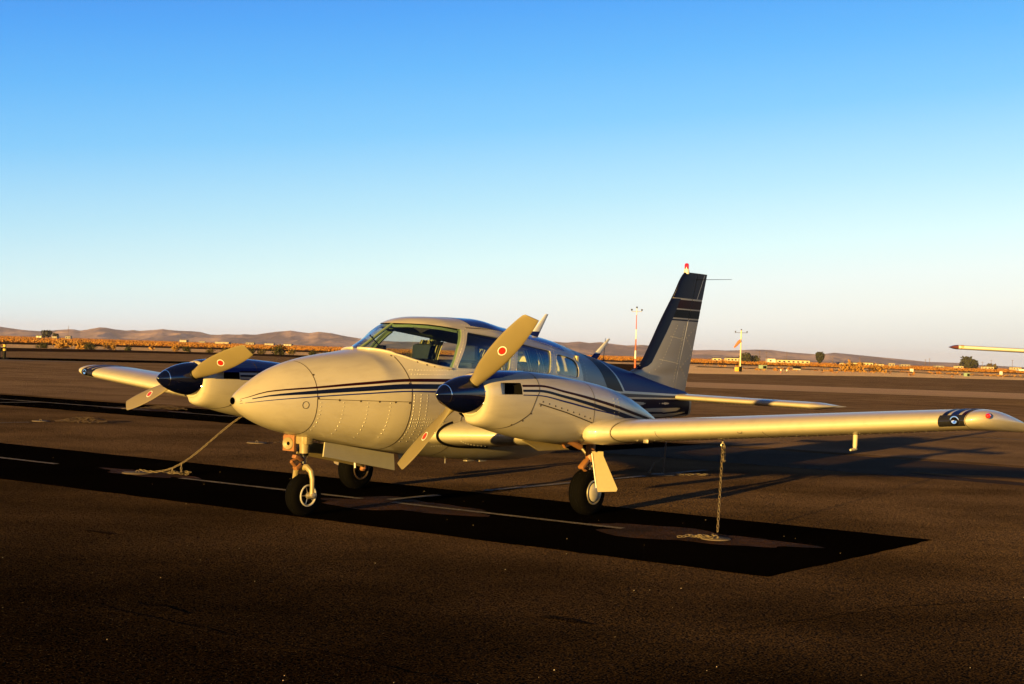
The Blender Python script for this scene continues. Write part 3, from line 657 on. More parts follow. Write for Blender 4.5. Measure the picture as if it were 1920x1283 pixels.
# grey overlay behind the last window: the nacelle's shadow painted onto the skin
def side_shade():
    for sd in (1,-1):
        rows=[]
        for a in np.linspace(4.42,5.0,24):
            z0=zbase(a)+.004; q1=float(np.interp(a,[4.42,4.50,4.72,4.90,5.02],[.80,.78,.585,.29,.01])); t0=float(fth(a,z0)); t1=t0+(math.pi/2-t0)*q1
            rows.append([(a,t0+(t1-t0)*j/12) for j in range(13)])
        P=skin_grid(rows,fus,.0016); P=mirror(P) if sd<0 else P; mb=MB(); mb.grid(L3(P)); mb.build('side_shade_overlay',M['rearshade'],fuselage,True,180)
side_shade()
# blue spine over the roof
def spine():
    rows=[]
    for a in np.linspace(2.55,4.15,40):
        z=float(np.interp(a,[2.52,3.19,3.52,4.12,4.3],[1.722,1.672,1.610,1.520,1.49])); t0=float(fth(a,z))
        rows.append([(a,t0+(math.pi-2*t0)*j/20) for j in range(21)])
    mb=MB(); mb.grid(L3(skin_grid(rows,fus,.0024))); mb.build('livery_spine',M['bluetop'],fuselage,True,180)
spine()
# ---- panel gaps and rivets
gapmb=MB()
def gap_ring(a,t0,t1,w=.0035,sd=(1,-1),fn=fus,mb=None,slant=0,off=.0012):
    for s in sd:
        T=np.linspace(t0,t1,40); r=[[(a-w+slant*math.sin(t),t) for t in T],[(a+w+slant*math.sin(t),t) for t in T]]
        P=skin_grid(r,fn,off); P=mirror(P) if s<0 else P; (mb or gapmb).grid(L3(P))
def gap_line(pts,w=.0035,sd=(1,-1),fn=fus,thf=fth,mb=None,off=.0012):
    for s in sd:
        hi=[(a,float(thf(a,z+w))) for a,z in pts]; lo=[(a,float(thf(a,z-w))) for a,z in pts]
        P=skin_grid([hi,lo],fn,off); P=mirror(P) if s<0 else P; (mb or gapmb).grid(L3(P))
gap_ring(.655,-1.5,1.5); gap_ring(1.572,-1.5,.86,w=.005); gap_line([(a,1.035-.02*(a-.66)) for a in np.linspace(.66,1.57,20)],w=.0025)
gap_ring(2.26,-1.5,-.3)
gap_line([(a,1.70-.1*(a-2.5)**2*.3) for a in np.linspace(2.45,3.05,8)],w=.004)
gapmb.build('panel_gap',M['seam'],fuselage,True,180,kind='stuff')
rivets=MB()
def rivet(P,N,r=.0042,h=.0022,mb=None):
    r*=1.45; h*=1.7
    P=Vector(P);N=Vector(N).normalized(); b=N.orthogonal().normalized(); q=N.cross(b); V=[P+(b*math.cos(a)+q*math.sin(a))*r-N*.001 for a in np.linspace(0,2*math.pi,6,endpoint=False)]
    V+=[P+(b*math.cos(a)+q*math.sin(a))*r*.55+N*h for a in np.linspace(0,2*math.pi,6,endpoint=False)]
    F=[(i,(i+1)%6,6+(i+1)%6,6+i) for i in range(6)]+[tuple(range(6,12))]; (rivets if mb is None else mb).add(V,F)
def skin_n(fnin,a,y,z):
    e=1e-3; return Vector((-(fnin(a+e,y,z)-fnin(a-e,y,z)),fnin(a,y+e,z)-fnin(a,y-e,z),fnin(a,y,z+e)-fnin(a,y,z-e)))
def rivet_at(a,z,sides=(1,-1),r=.0042,mb=None):
    p=fus(a,fth(a,z)); 
    if not np.all(np.isfinite(p)): return
    n=skin_n(fin,float(p[0]),float(p[1]),float(p[2]))
    for s in sides: rivet((-p[0],s*p[1],p[2]),(n.x,s*n.y,n.z),r,mb=mb)
for a in (.69,.90,1.13,1.35):
    for z in np.arange(.70,1.03,.034):
        if z>float(FF[1](a))+.03: rivet_at(a,z)
for a in (1.60,1.68,1.76,2.02,2.24):
    for z in np.arange(.66,1.08,.030):
        rivet_at(a,z+random.uniform(-.004,.004))
for z in (.80,.83,.86):
    for a in np.arange(1.60,1.86,.028): rivet_at(a,z)
for a in np.arange(2.05,2.6,.03): rivet_at(a,.72); rivet_at(a,.60)
for z in (1.262,1.300):
    for a in np.arange(1.62,4.36,.032):
        zz=z if a>2.05 else z-.0
        if zz<float(np.interp(a,[1.5,2.1,4.4],[1.43,1.31,1.23]))-.004*0 : rivet_at(a,zz)
        elif a>2.1: rivet_at(a,float(np.interp(a,[2.1,4.4],[1.305,1.222]))-(.03 if z<1.28 else .008))
for a in np.arange(2.45,4.4,.030):
    zt=float(np.interp(a,[2.43,3.05,3.16,3.79,3.885,4.3],[1.685,1.624,1.607,1.538,1.513,1.465])); rivet_at(a,zt+.012); rivet_at(a,zt+.045)
for a0,a1,z0,z1 in ((2.985,3.095,1.31,1.60),(3.015,3.12,1.31,1.59),(3.70,3.81,1.295,1.51),(3.75,3.855,1.29,1.50),(4.37,4.40,1.25,1.40),(4.42,4.46,1.25,1.44),(4.50,4.52,1.2,1.42),(2.13,2.395,1.33,1.675)):
    n=int((z1-z0)/.028)
    for i in range(n+1): t=i/max(n,1); rivet_at(a0+(a1-a0)*t,z0+(z1-z0)*t)
rivets.build('rivets',M['rivet'],fuselage,True,60,kind='stuff')
# round access plug and dark screws on the nose
plug=MB()
for rr in (.030,):
    p=fus(.55,fth(.55,.985)); n=skin_n(fin,*map(float,p))
    b=n.orthogonal().normalized(); q=n.normalized().cross(b); ring=[Vector((-p[0],p[1],p[2]))+(b*math.cos(a)+q*math.sin(a))*rr+n.normalized()*.001 for a in np.linspace(0,2*math.pi,25)]
    plug.tube(ring,.0022,5,caps=False)
plug.build('access_plug',M['seam'],fuselage)
screws=MB()
for a,z in ((.665,1.24),(.665,1.045),(.86,1.028),(1.06,1.022),(1.24,1.018),(1.40,1.014),(1.55,1.008),(1.555,1.18),(1.555,1.42)): rivet_at(a,z,r=.008,mb=screws)
for a,z in ((1.75,1.372),(1.83,1.348),(1.90,1.335),(1.98,1.325),(2.06,1.312)): rivet_at(a,z,r=.008,mb=screws)
screws.build('screws',M['seam'],fuselage,kind='stuff')
# windshield rim strip, bright along the lower edge
def ws_rim():
    pts=WS[1:9]; f=pchip([p[0] for p in pts],[p[1] for p in pts]); aa=np.concatenate([np.linspace(1.447,1.50,10),np.linspace(1.51,2.10,30)])
    for s in (1,-1):
        P=[]
        for a in aa:
            z=min(float(f(a)),float(FF[0](a))-2e-4); q=fus(a,fth(a,z)); n=skin_n(fin,*map(float,q)).normalized(); d=Vector((.0,0,-.010)) if a>1.6 else Vector((.010,0,0)); P.append(Vector((-q[0],s*q[1],q[2]))+Vector((n.x,s*n.y,n.z))*.002+d)
        mb=MB(); mb.tube(P,.013,8); mb.build('windshield_rim',M['paint'],fuselage,True,180)
ws_rim()
# centre post and green inner edges of the windshield
post=MB(); aa=np.linspace(1.45,1.905,14)
post.tube([(-a-.012,0,float(FF[0](a))-.014) for a in aa],.016,8); post.build('center_post',M['inside'],fuselage)
trim=MB()
for s in (1,-1):
    P=[]
    for t in np.linspace(0,1,10):
        a=2.105+(2.372-2.105)*t; z=1.325+(1.682-1.325)*t+ .0; p=fus(a+.01,fth(a+.01,z),-.03); P.append((-p[0],s*p[1],p[2]))
    trim.tube(P,.020,6)
    P=[]
    for a,z in ((2.34,1.685),(2.19,1.708),(2.07,1.72),(1.97,1.726),(1.905,1.724)):
        p=fus(a,fth(a,min(z,float(FF[0](a))-.003)),-.028); P.append((-p[0],s*p[1],p[2]))
    P.append((-1.915,0,1.700)); trim.tube(P,.014,6)
trim.build('windshield_trim',M['inside'],fuselage)
# window rubber frames
def frame(poly,w=.010):
    for s in (1,-1):
        k=len(poly); P=[]
        for a,z in poly:
            p=fus(a,fth(a,z),-.002); P.append((-p[0],s*p[1],p[2]))
        mb=MB(); mb.tube(P+[P[0]],.005,6,caps=False); mb.build('window_frame',M['silver'],fuselage)
for w in (W1,W2,W3): frame(w)

# ---- cabin interior (seen through the glass)
def interior():
    hl=MB(); rows=[]
    for a in np.linspace(1.98,4.38,24): rows.append([(a,t) for t in np.linspace(1.02,math.pi-1.02,15)])
    hl.grid(L3(skin_grid(rows,fus,-.034))); hl.build('headliner',M['headliner'],fuselage)
    gs=MB(); rows=[]
    for a in np.linspace(1.46,2.0,12):
        zc=1.35 if a>1.5 else 1.37; y=float(fus(a,fth(a,1.385),-.05)[1])-.01; rows.append([(-a,q*y,min(1.36+.05*(1-abs(q)**2),float(FF[0](a))-.06)) for q in np.linspace(-1,1,15)])
    gs.grid(np.array(rows)); gs.box((-2.0,0,1.26),(.03,1.02,.27)); gs.build('glareshield',M['black'],fuselage)
    cp=MB(); cp.box((-1.72,.055,1.475),(.05,.085,.075),bev=.012); cp.tube([(-1.70,.03,1.52),(-1.62,.0,1.60)],.006); cp.build('compass',M['black'],fuselage)
    for a,y in ((2.62,.28),(2.62,-.28),(3.42,.26),(3.42,-.26)):
        st=MB(); Rm=Matrix.Rotation(math.radians(-12),3,'Y')
        st.box((-a-.0,y,1.12),(.13,.44,.56),Rm.transposed(),bev=.05); st.box((-a+.24,y,.86),(.5,.44,.14),bev=.05); st.build('seat',M['seat'],fuselage)
        if a<3: hr=MB(); hr.box((-a-.07,y,1.46),(.09,.25,.16),bev=.04); hr.build('headrest',M['seat'],fuselage)
    rb=MB(); rb.box((-4.36,0,1.22),(.03,.78,.5)); rb.build('rear_bulkhead',M['creamcloth'],fuselage)
    fl=MB(); fl.box((-3.0,0,.66),(2.4,.76,.02)); fl.build('cabin_floor',M['headliner'],fuselage)
    # striped curtains gathered beside the windows
    for a0,s,zt in ((2.98,1,1.58),(2.98,-1,1.58),(3.08,-1,1.57),(3.70,-1,1.5),(3.70,1,1.49),(3.45,1,1.51),(4.0,-1,1.44)):
        cm=MB(); n=22; rows=[]; mm=[]
        for zz in np.linspace(zt,1.27,8):
            y=float(abs(fus(a0,fth(a0,min(zz,zt)))[1]))-.055; wd=.055+.03*abs(math.sin((zz-1.27)*5))
            rows.append([(-(a0+(i/n-.5)*2*wd*1.4),s*(y+.014*math.sin(i*1.7)),zz) for i in range(n+1)])
        cm.grid(np.array(rows)); 
        for f in cm.f: mm.append(0 if ((f[0]%(n+1))//2)%2==0 else 1)
        cm.m=mm; cm.build('curtain',[M['creamcloth'],M['seat']],fuselage)
interior()
# ------------------------------------------------------------------ wings
LEf=pchip([.40,.62,1.0,1.4,1.95,2.1,5.29,5.36,5.42,5.46,5.485,5.50],[1.87,1.905,2.02,2.175,2.352,2.362,2.365,2.380,2.46,2.63,2.86,3.10])
TEf=pchip([.40,5.29,5.44,5.50],[3.98,3.55,3.54,3.52])
THf=pchip([.40,2.2,5.29,5.36,5.42,5.46,5.485,5.50],[.25,.205,.160,.155,.130,.085,.04,.012])
ZLf=lambda y: .897+(y-3.04)*.0875+np.interp(y,[.5,1.4],[.035,0.0])+np.interp(y,[5.29,5.36,5.42,5.46,5.485,5.50],[0,.006,.006,-.006,-.025,-.045])
def wing(y,q,off=0.):
    """q in [0,1): 0 trailing edge, 0.5 leading edge, upper side first"""
    y=np.asarray(y,float); q=np.asarray(q,float)
    x=.5*(1+np.cos(2*np.pi*q)); up=np.where(q<=.5,1.,-1.)
    le,te,t=LEf(y),TEf(y),THf(y); c=te-le
    yt=5*(.2969*np.sqrt(np.maximum(x,0))-.1260*x-.3516*x**2+.2843*x**3-.1036*x**4)*t
    cam=.018*c*4*x*(1-x)
    z=ZLf(y)+cam-.035*c*x+up*yt-np.interp(y,[5.22,5.29,5.34,5.42,5.50],[0,.008,.028,.062,.07])*np.minimum(x*1.6,1)
    a=le+x*c
    # outward offset
    nx=np.where(x<.08,-(1-x/.08),0.); nz=up*np.sqrt(np.maximum(1-nx**2,0))
    return np.stack([a+off*nx,y+0*q,z+off*nz],-1)
def patch(fn,ys,qs,sd,off): 
    Y,Q=np.meshgrid(ys,qs,indexing='ij'); P=fn(Y,Q,off); P=mirror(P) if sd<0 else P; return L3(P)
def build_wing(sd):
    ys=np.concatenate([np.linspace(.40,2.1,22),np.linspace(2.2,5.27,26),np.linspace(5.29,5.50,16)]); qs=np.linspace(0,1,64,endpoint=False)
    Y,Q=np.meshgrid(ys,qs,indexing='ij'); P=wing(Y,Q); P=mirror(P) if sd<0 else P
    mb=MB(); mb.grid(L3(P),closed=True); n=len(qs); mb.f.append(tuple((len(ys)-1)*n+j for j in range(n))); mb.m.append(0)
    w=mb.build('wing',M['paint'],plane,True,50)
    # dark landing light window in the leading edge with its lamp
    mb=MB(); mb.grid(patch(wing,np.linspace(5.085,5.285,10),np.linspace(.44,.555,18),sd,.003)); mb.build('landing_light_window',M['blacklens'],w,True,180)
    p=wing(5.215,.5,.004); mb=MB(); mb.lathe([(0,.005),(.006,.030),(.014,.034),(.016,.020),(.010,.004)],(-p[0]-.004,sd*p[1],p[2]+.004),(1,0,0),20); mb.build('landing_lamp',M['lamp'],w)
    for y0,y1,m in ((5.10,5.14,'navy'),(5.165,5.225,'blue'),(5.25,5.285,'maroon')):
        mb=MB(); mb.grid(patch(wing,np.linspace(y0,y1,3),np.linspace(.06,.455,30),sd,.002)); mb.build('wing_stripe',M[m],w,True,180)
    gm=MB(); gm.grid(patch(wing,[5.288,5.293],np.linspace(.02,.98,60),sd,.0012)); gm.grid(patch(wing,[2.62,2.625],np.linspace(.50,.72,30),sd,.001)); gm.grid(patch(wing,[3.62,3.625],np.linspace(.54,.8,30),sd,.001))
    gm.build('panel_gap',M['seam'],w,True,180,kind='stuff')
    # nav light
    p=wing(5.455,.46); mb=MB(); c=Vector((-2.455 if sd>0 else -2.50,sd*(5.43 if sd>0 else 5.40),1.135 if sd>0 else 1.115))
    mb.lathe([(-.05,.004),(-.035,.018),(0,.022),(.02,.017),(.03,.004)],c,(1,sd*.25,0),14); mb.build('navigation_light',M['redglass'] if sd>0 else mat('green_glass',(.02,.30,.06),.1,coat=.5),w)
    mb=MB(); mb.lathe([(-.085,.004),(-.06,.020),(-.045,.021),(-.044,.004)],c,(1,sd*.25,0),14); mb.build('navigation_light_base',M['black'],w)
    # rivet row under the wing
    rv=MB()
    for y in np.arange(2.3,5.2,.048):
        for q in (.655,):
            p=wing(y,q); rivet((-p[0],sd*p[1],p[2]),(.3,0,-1),.0034,.0016,mb=rv)
    for y in np.arange(2.32,5.1,.09):
        p=wing(y,.62); rivet((-p[0],sd*p[1],p[2]),(.3,0,-1),.003,.0014,mb=rv)
    for a_,b_ in ((.555,.66),):
        for q in np.linspace(a_,b_,10):
            p=wing(.80,q); rivet((-p[0],sd*p[1],p[2]),(.4,0,-1),.006,.003,mb=rv)
    rv.build('rivets',M['rivet'],w,True,60,kind='stuff')
    # rounded fairing where the wing meets the nacelle
    def fair(y,q,off):
        P=wing(y,q,off); x=.5*(1+np.cos(2*np.pi*q)); f=np.interp(y,[1.93,1.975,2.06,2.16],[.75,1.0,.8,0.0]); P[...,0]-=f*.075*np.clip(1-x/.35,0,1); P[...,2]+=f*np.where(q<=.5,1,-1)*.018*np.clip(1-x/.7,0,1); return P
    mb=MB(); mb.grid(patch(fair,np.linspace(1.93,2.16,14),np.linspace(.16,.80,50),sd,.003)); mb.build('wing_fairing',M['paint'],w,True,180)
    mb=MB(); mb.grid(patch(wing,[2.166,2.176],np.linspace(.40,.62,30),sd,.0015)); mb.build('panel_gap',M['seam'],w,True,180)
    # root seal: black strip between the wing glove and the fuselage
    T=[]
    for q in np.linspace(.40,.70,40):
        p=wing(.622,q,.014); T.append((-p[0],sd*.612,p[2]))
    mb=MB(); mb.tube(T,.011,6); mb.build('root_seal',M['black'],w)
    # fuel vent, tie down ring
    p=wing(2.97,.715); mb=MB(); mb.box((-p[0],sd*2.97,p[2]-.015),(.012,.012,.05)); mb.tube([(-p[0]+.0,sd*2.97+.016*math.cos(t),p[2]-.05+.016*math.sin(t)) for t in np.linspace(0,6.283,13)],.004,5,caps=False); mb.build('tie_down_ring',M['metal'],w)
    if sd>0:
        p=wing(4.3,.66); mb=MB(); mb.tube([(-p[0],4.3,p[2]+.01),(-p[0]+.004,4.3,.835),(-p[0]+.006,4.3,.815)],[.019,.017,.013],10); mb.tube([(-p[0]-.012,4.3,.812),(-p[0]+.05,4.3,.808),(-p[0]+.085,4.3,.807)],[.013,.012,.008],10); mb.build('pitot_mast',M['paint'],w)
        p=wing(2.45,.60); mb=MB(); mb.box((-p[0],2.45,p[2]-.012),(.02,.05,.03),bev=.004); mb.box((-p[0],2.33,p[2]-.004),(.02,.09,.012),bev=.003); mb.build('fuel_drain',M['metal'],w)
        p=wing(3.42,.53,.001); mb=MB(); mb.tube([(-p[0]-.002,3.42+.022*math.cos(t),p[2]+.015*math.sin(t)) for t in np.linspace(0,6.283,15)],.0018,4,caps=False); mb.build('stall_vane',M['seam'],w)
    return w
wings={s:build_wing(s) for s in (1,-1)}

# ------------------------------------------------------------------ engine nacelles
def ell_prism(cy,cz,ry,rz,a0,a1,n=28):
    V=[(-a0,cy+ry*math.cos(t),cz+rz*math.sin(t)) for t in np.linspace(0,2*math.pi,n,endpoint=False)]+[(-a1,cy+ry*math.cos(t),cz+rz*math.sin(t)) for t in np.linspace(0,2*math.pi,n,endpoint=False)]
    return tmp(V,[tuple(range(n)),tuple(range(2*n-1,n-1,-1))]+[(i,(i+1)%n,(i+1)%n+n,i+n) for i in range(n)])
def build_nacelle(sd):
    al=np.concatenate([[1.0,1.008,1.018,1.03,1.045,1.06,1.08,1.10,1.13,1.17,1.22],np.linspace(1.28,3.8,80)])
    l=loft(nac,al,112); o=tmp(l.v,l.f)
    for s in (1,-1):
        poly=[(1.055,2.02),(1.385,2.02),(1.385,1.79),(1.315,1.79),(1.270,1.855),(1.20,1.885),(1.12,1.907),(1.065,1.912)]
        poly=[(a,YN+s*(y-YN)) for a,y in poly]; k=len(poly)
        zr=[(1.141,0),(1.150,.003),(1.229,.003),(1.240,0)]
        V=[(-a,y,1.142) for a,y in poly]+[(-a,y,1.238) for a,y in poly]; c=tmp(V,[tuple(range(k)),tuple(range(2*k-1,k-1,-1))]+[(i,(i+1)%k,(i+1)%k+k,i+k) for i in range(k)])
        boolean(o,c,'DIFFERENCE'); kill(c)
    c=ell_prism(YN-.105*sd,.938,.052,.048,.9,1.25); boolean(o,c,'DIFFERENCE'); kill(c)
    me=o.data; me.materials.clear()
    for m in (M['paint'],M['hole']): me.materials.append(m)
    pl=len(me.polygons); cen=np.empty(pl*3); me.polygons.foreach_get('center',cen); cen=cen.reshape(-1,3)
    d=nin(-cen[:,0],cen[:,1],cen[:,2],-.012); mi=((d<0)&(cen[:,0]>-1.39)&(cen[:,0]<-1.03)&((cen[:,0]<-1.305)|(cen[:,2]<1.0))).astype(np.int32)
    me.polygons.foreach_set('material_index',mi)
    fn_=nin
    if sd<0:
        n=len(me.vertices); co=np.empty(n*3); me.vertices.foreach_get('co',co); co[1::3]*=-1; me.vertices.foreach_set('co',co); me.flip_normals(); me.update()
        fn_=lambda a,y,z,off=0.: nin(a,-y,z,off)
    analytic_normals(me,fn_); o.name='engine_nacelle'; me.name='engine_nacelle'; o.parent=plane
    def nb(name,hi,lo,m,inb,n=60,off=.002):
        aa,h=curve(hi,n); _,l_=curve(lo,n); rows=[]
        for a,x,y in zip(aa,h,l_):
            t0,t1=float(nth(a,x)),float(nth(a,y)); 
            if inb: t0,t1=math.pi-t0,math.pi-t1
            rows.append([(a,t0+(t1-t0)*j/3) for j in range(4)])
        P=skin_grid(rows,nac,off); P=mirror(P) if sd<0 else P
        mb=MB(); mb.grid(L3(P)); mb.build(name,m,o,True,180)
    for inb in (False,True):
        nb('livery_stripe',[(1.393,1.2215),(1.61,1.222),(1.96,1.174),(2.265,1.128),(2.68,1.056),(3.1,.975),(3.45,.915)],[(1.393,1.2045),(1.61,1.2055),(1.955,1.156),(2.26,1.106),(2.68,1.030),(3.1,.950),(3.45,.895)],M['maroon'],inb)
        nb('livery_stripe',[(1.393,1.183),(1.594,1.183),(1.952,1.134),(2.26,1.083),(2.68,1.009),(3.1,.930),(3.4,.880)],[(1.393,1.165),(1.591,1.163),(1.951,1.111),(2.26,1.055),(2.68,.968),(3.1,.895),(3.4,.86)],M['navy'],inb)
        nb('livery_stripe',[(1.393,1.143),(1.588,1.139),(1.951,1.089),(2.261,1.037),(2.6,.985),(2.75,.96)],[(1.393,1.135),(1.589,1.130),(1.953,1.075),(2.263,1.023),(2.61,.974),(2.75,.953)],M['blue'],inb)
    # dark blue anti glare panel over the inboard top
    rows=[]
    for a in np.linspace(1.035,3.55,70):
        yb=float(np.interp(a,[1.03,1.05,1.2,1.36,1.535,1.8,2.2,3.6],[1.845,1.855,1.874,1.856,1.804,1.745,1.70,1.70]))
        zt,zb,w,zm,nt_,nb_=[float(f(a)) for f in NF]; q=min(abs(yb-YN)/w,.999); zz=zm+(zt-zm)*(1-q**nt_)**(1/nt_); t0=math.atan2((zz-zm)/(zt-zm),(yb-YN)/w)
        zi=float(np.interp(a,[1.03,1.7,2.2,2.7,3.55],[1.206,1.210,1.205,1.150,.97])); zi=min(zi,zt-.01); t1=math.pi-float(nth(a,zi))
        rows.append([(a,t0+(t1-t0)*j/24) for j in range(25)])
    P=skin_grid(rows,nac,.0018); P=mirror(P) if sd<0 else P
    mb=MB(); mb.grid(L3(P)); mb.build('antiglare_panel',M['bluetop'],o,True,180)
    # cowl seams
    g=MB()
    def seam(pts,w=.003):
        top=[];bot=[]
        for i,(a,t) in enumerate(pts):
            a2,t2=pts[min(i+1,len(pts)-1)]; a1,t1=pts[max(i-1,0)]; da,dt=a2-a1,(t2-t1)*.25; L=math.hypot(da,dt) or 1; top.append((a-dt/L*w,t+da/L*w/.25)); bot.append((a+dt/L*w,t-da/L*w/.25))
        P=skin_grid([top,bot],nac,.0022); P=mirror(P) if sd<0 else P; g.grid(L3(P))
    ring=[(float(np.interp(math.sin(t),[-1,-.85,-.4,.2,1],[1.20,1.29,1.50,1.60,1.63])),t) for t in np.linspace(-1.6,1.6,60)]
    seam(ring); seam([(a,math.pi-t) for a,t in ring])
    for inb in (0,1):
        ln=[(a,float(nth(a,float(np.interp(a,[1.593,1.962,2.371],[1.068,.993,.895]))))) for a in np.linspace(1.60,2.37,24)]
        vr=[(float(np.interp(t,[-1.2,-.9,1.2],[2.44,2.385,2.375])),t) for t in np.linspace(-1.15,1.3,40)]
        for q in (ln,vr): seam([(a,math.pi-t) for a,t in q] if inb else q)
    g.build('panel_gap',M['seam'],o,True,180,kind='stuff')
    sc=MB()
    for a,z in [(float(np.interp(i,[0,8],[1.65,2.33])),float(np.interp(i,[0,8],[1.083,.935]))) for i in range(9)]+[(1.515,.985),(1.62,1.05),(1.44,.925),(1.34,.893),(1.615,1.28),(2.40,.84)]:
        p=nac(a,nth(a,z)); n=skin_n(nin,*map(float,p))
        for f in (1,-1):
            y=p[1] if f>0 else 2*YN-p[1]; rivet((-p[0],sd*y,p[2]),(n.x,sd*f*n.y,n.z),.0065,.0015,mb=sc)
    sc.build('screws',M['seam'],o,kind='stuff')
    rv=MB()
    for a0 in (2.70,2.78):
        for z in np.arange(.80,1.10,.03):
            if z>float(NF[0](a0))-.03: continue
            p=nac(a0,nth(a0,z)); n=skin_n(nin,*map(float,p)); rivet((-p[0],sd*p[1],p[2]),(n.x,sd*n.y,n.z),.004,.002,mb=rv)
    rv.build('rivets',M['rivet'],o,True,60,kind='stuff')
    # open cowl flap and gear well details below
    cf=MB()
    for y0,y1 in ((1.60,1.64),):
        cf.plate([(-1.86,sd*y0,.735),(-2.27,sd*y0,.728),(-2.50,sd*y1,.636),(-2.05,sd*y1,.641)],.012)
    cf.build('cowl_flap',M['yellowgrey'],o)
    ex=MB(); ex.tube([(-2.25,sd*1.80,.74),(-2.42,sd*1.82,.675)],.028,10); ex.tube([(-2.30,sd*1.70,.72),(-2.36,sd*1.70,.66)],.008,6); ex.tube([(-2.34,sd*1.66,.72),(-2.40,sd*1.66,.66)],.008,6); ex.build('exhaust_pipe',M['bronze'],o)
    return o
nacelles={s:build_nacelle(s) for s in (1,-1)}

# ------------------------------------------------------------------ propellers
def build_prop(sd,ang):
    hubz,ah=1.135,.925; yc=sd*1.709
    root=empty('propeller',(0,0,0)); root.parent=plane
    # spinner
    prof=[]; L=.432
    for t in np.linspace(0,1,34): prof.append((t*L,.158*(1-(1-t)**1.9)**.72 if t>0 else .002))
    prof+=[(L+.012,.160),(L+.02,.150)]
    mb=MB(); mb.lathe(prof,(-.586,yc,hubz),(-1,0,0),48); sp=mb.build('spinner',M['spinner'],root,True,50)
    t=.225; r=.158*(1-(1-t)**1.9)**.72; mb=MB(); mb.lathe([(t*L-.0025,r*.98),(t*L-.002,r+.0012),(t*L+.002,r+.0032),(t*L+.0025,r*.98)],(-.586,yc,hubz),(-1,0,0),48); mb.build('spinner_ring',M['chrome'],root)
    mb=MB()
    for k in range(10):
        a=2*math.pi*k/10+.2; rivet((-.586-L*.97,yc+.1575*math.cos(a),hubz+.1575*math.sin(a)),(.1,math.cos(a),math.sin(a)),.006,.003,mb=mb)
    mb.build('spinner_screws',M['chrome'],root,kind='stuff')
    f=Vector((1,0,0))
    for h in (0,1):
        A=ang+math.pi*h; e=Vector((0,math.cos(A),math.sin(A))); v=f.cross(e)
        st=[.09,.13,.17,.21,.26,.32,.40,.48,.56,.64,.72,.79,.84,.875,.90,.914]
        ch=pchip([.09,.15,.21,.32,.48,.60,.72,.84,.88,.914],[.088,.092,.115,.160,.182,.184,.172,.146,.132,.110])
        tk=pchip([.09,.15,.25,.4,.6,.914],[.086,.078,.046,.030,.020,.010]); be=pchip([.09,.2,.5,.75,.914],[50,47,36,30,27])
        n=20; rows=[]
        for r in st:
            b=math.radians(float(be(r))); c=v*math.cos(b)+f*math.sin(b); nn=f*math.cos(b)-v*math.sin(b); row=[]; C=float(ch(r)); T=float(tk(r)); blend=min(max((r-.13)/.12,0),1)
            for j in range(n):
                t=2*math.pi*j/n; x=math.cos(t); s=math.sin(t)
                yy=(1-blend)*s*.5+blend*(s*(.62 if s>0 else .30)*(1-.25*x)*.9)
                cut=(r-.875)/.039*.02*x if r>.875 else 0
                row.append(Vector((-ah,yc,hubz))+e*(r-cut)+c*(x*C*.5+C*.03*blend)+nn*(yy*T))
            rows.append(row)
        mb=MB(); mb.grid(np.array(rows),closed=True); k=len(st); mb.f.append(tuple((k-1)*n+j for j in range(n))); mb.m.append(0); mb.f.append(tuple(range(n-1,-1,-1))); mb.m.append(0)
        bl=mb.build('blade',M['prop'],root,True,60)
        # oval maker's decal on the blade face
        r=.53; b=math.radians(float(be(r))); c=v*math.cos(b)+f*math.sin(b); nn=f*math.cos(b)-v*math.sin(b); T=float(tk(r))
        for nm,sc_,m,o_ in (('decal_ring',1.0,'white',.0012),('decal',.80,'red',.0022)):
            V=[Vector((-ah,yc,hubz))+e*r+c*.006+nn*(T*.56+o_)]
            for i in range(28):
                t=2*math.pi*i/28; x=.043*sc_*math.cos(t); y=.034*sc_*math.sin(t); V.append(Vector((-ah,yc,hubz))+e*(r+x)+c*(y+.006)+nn*(T*.56*(1-.25*y/.09)+o_-.30*T*(y/.09)**2))
            d=mesh_obj(nm,V,[(0,i+1,(i+1)%28+1) for i in range(28)],M[m],root,None,False)
        cu=MB(); cu.lathe([(-.012,.050),(.0,.056),(.008,.052)],Vector((-ah,yc,hubz))+e*.142,e,20); cu.build('blade_collar',M['black'],root)
    return root
build_prop(1,math.atan2(.622,.665)); build_prop(-1,math.atan2(.29,.867))

# ------------------------------------------------------------------ tail
LEz=pchip([1.30,1.335,1.36,1.40,1.45,1.591,1.91,2.237,2.501,2.515],[5.90,6.03,6.095,6.16,6.205,6.319,6.562,6.839,7.062,7.09])
TEz=lambda z: 7.168+(z-1.11)*(.430/1.408)
HGz=lambda z: 6.875+(z-1.122)*.339
def finhalf(a,z):
    le,te=LEz(z),TEz(z); c=np.maximum(te-le,.05); x=np.clip((a-le)/c,0,1); t=np.interp(z,[1.0,1.5,2.5],[.125,.085,.05])*1.0
    t=np.minimum(t,c*.12)
    return 5*(.2969*np.sqrt(x)-.1260*x-.3516*x**2+.2843*x**3-.1036*x**4)*t+.002
def fin_part(name,a0,a1,z0,z1,parent,m,nz=44,na=22,off=0.,close=True):
    zs=np.linspace(z0,z1,nz); rows=[]
    for z in zs:
        u=np.linspace(0,1,na)**1.6; A=a0(z)+(a1(z)-a0(z))*u; h=finhalf(A,z)+off
        P=[(-a,y,z) for a,y in zip(A,h)]; Q=[(-a,-y,z) for a,y in zip(A,h)][::-1]; rows.append(P+Q)
    mb=MB(); mb.grid(np.array(rows),closed=True); k=2*na; mb.f.append(tuple(range(k-1,-1,-1))); mb.f.append(tuple((nz-1)*k+j for j in range(k))); mb.m+=[0,0]
    return mb.build(name,m,parent,True,40)
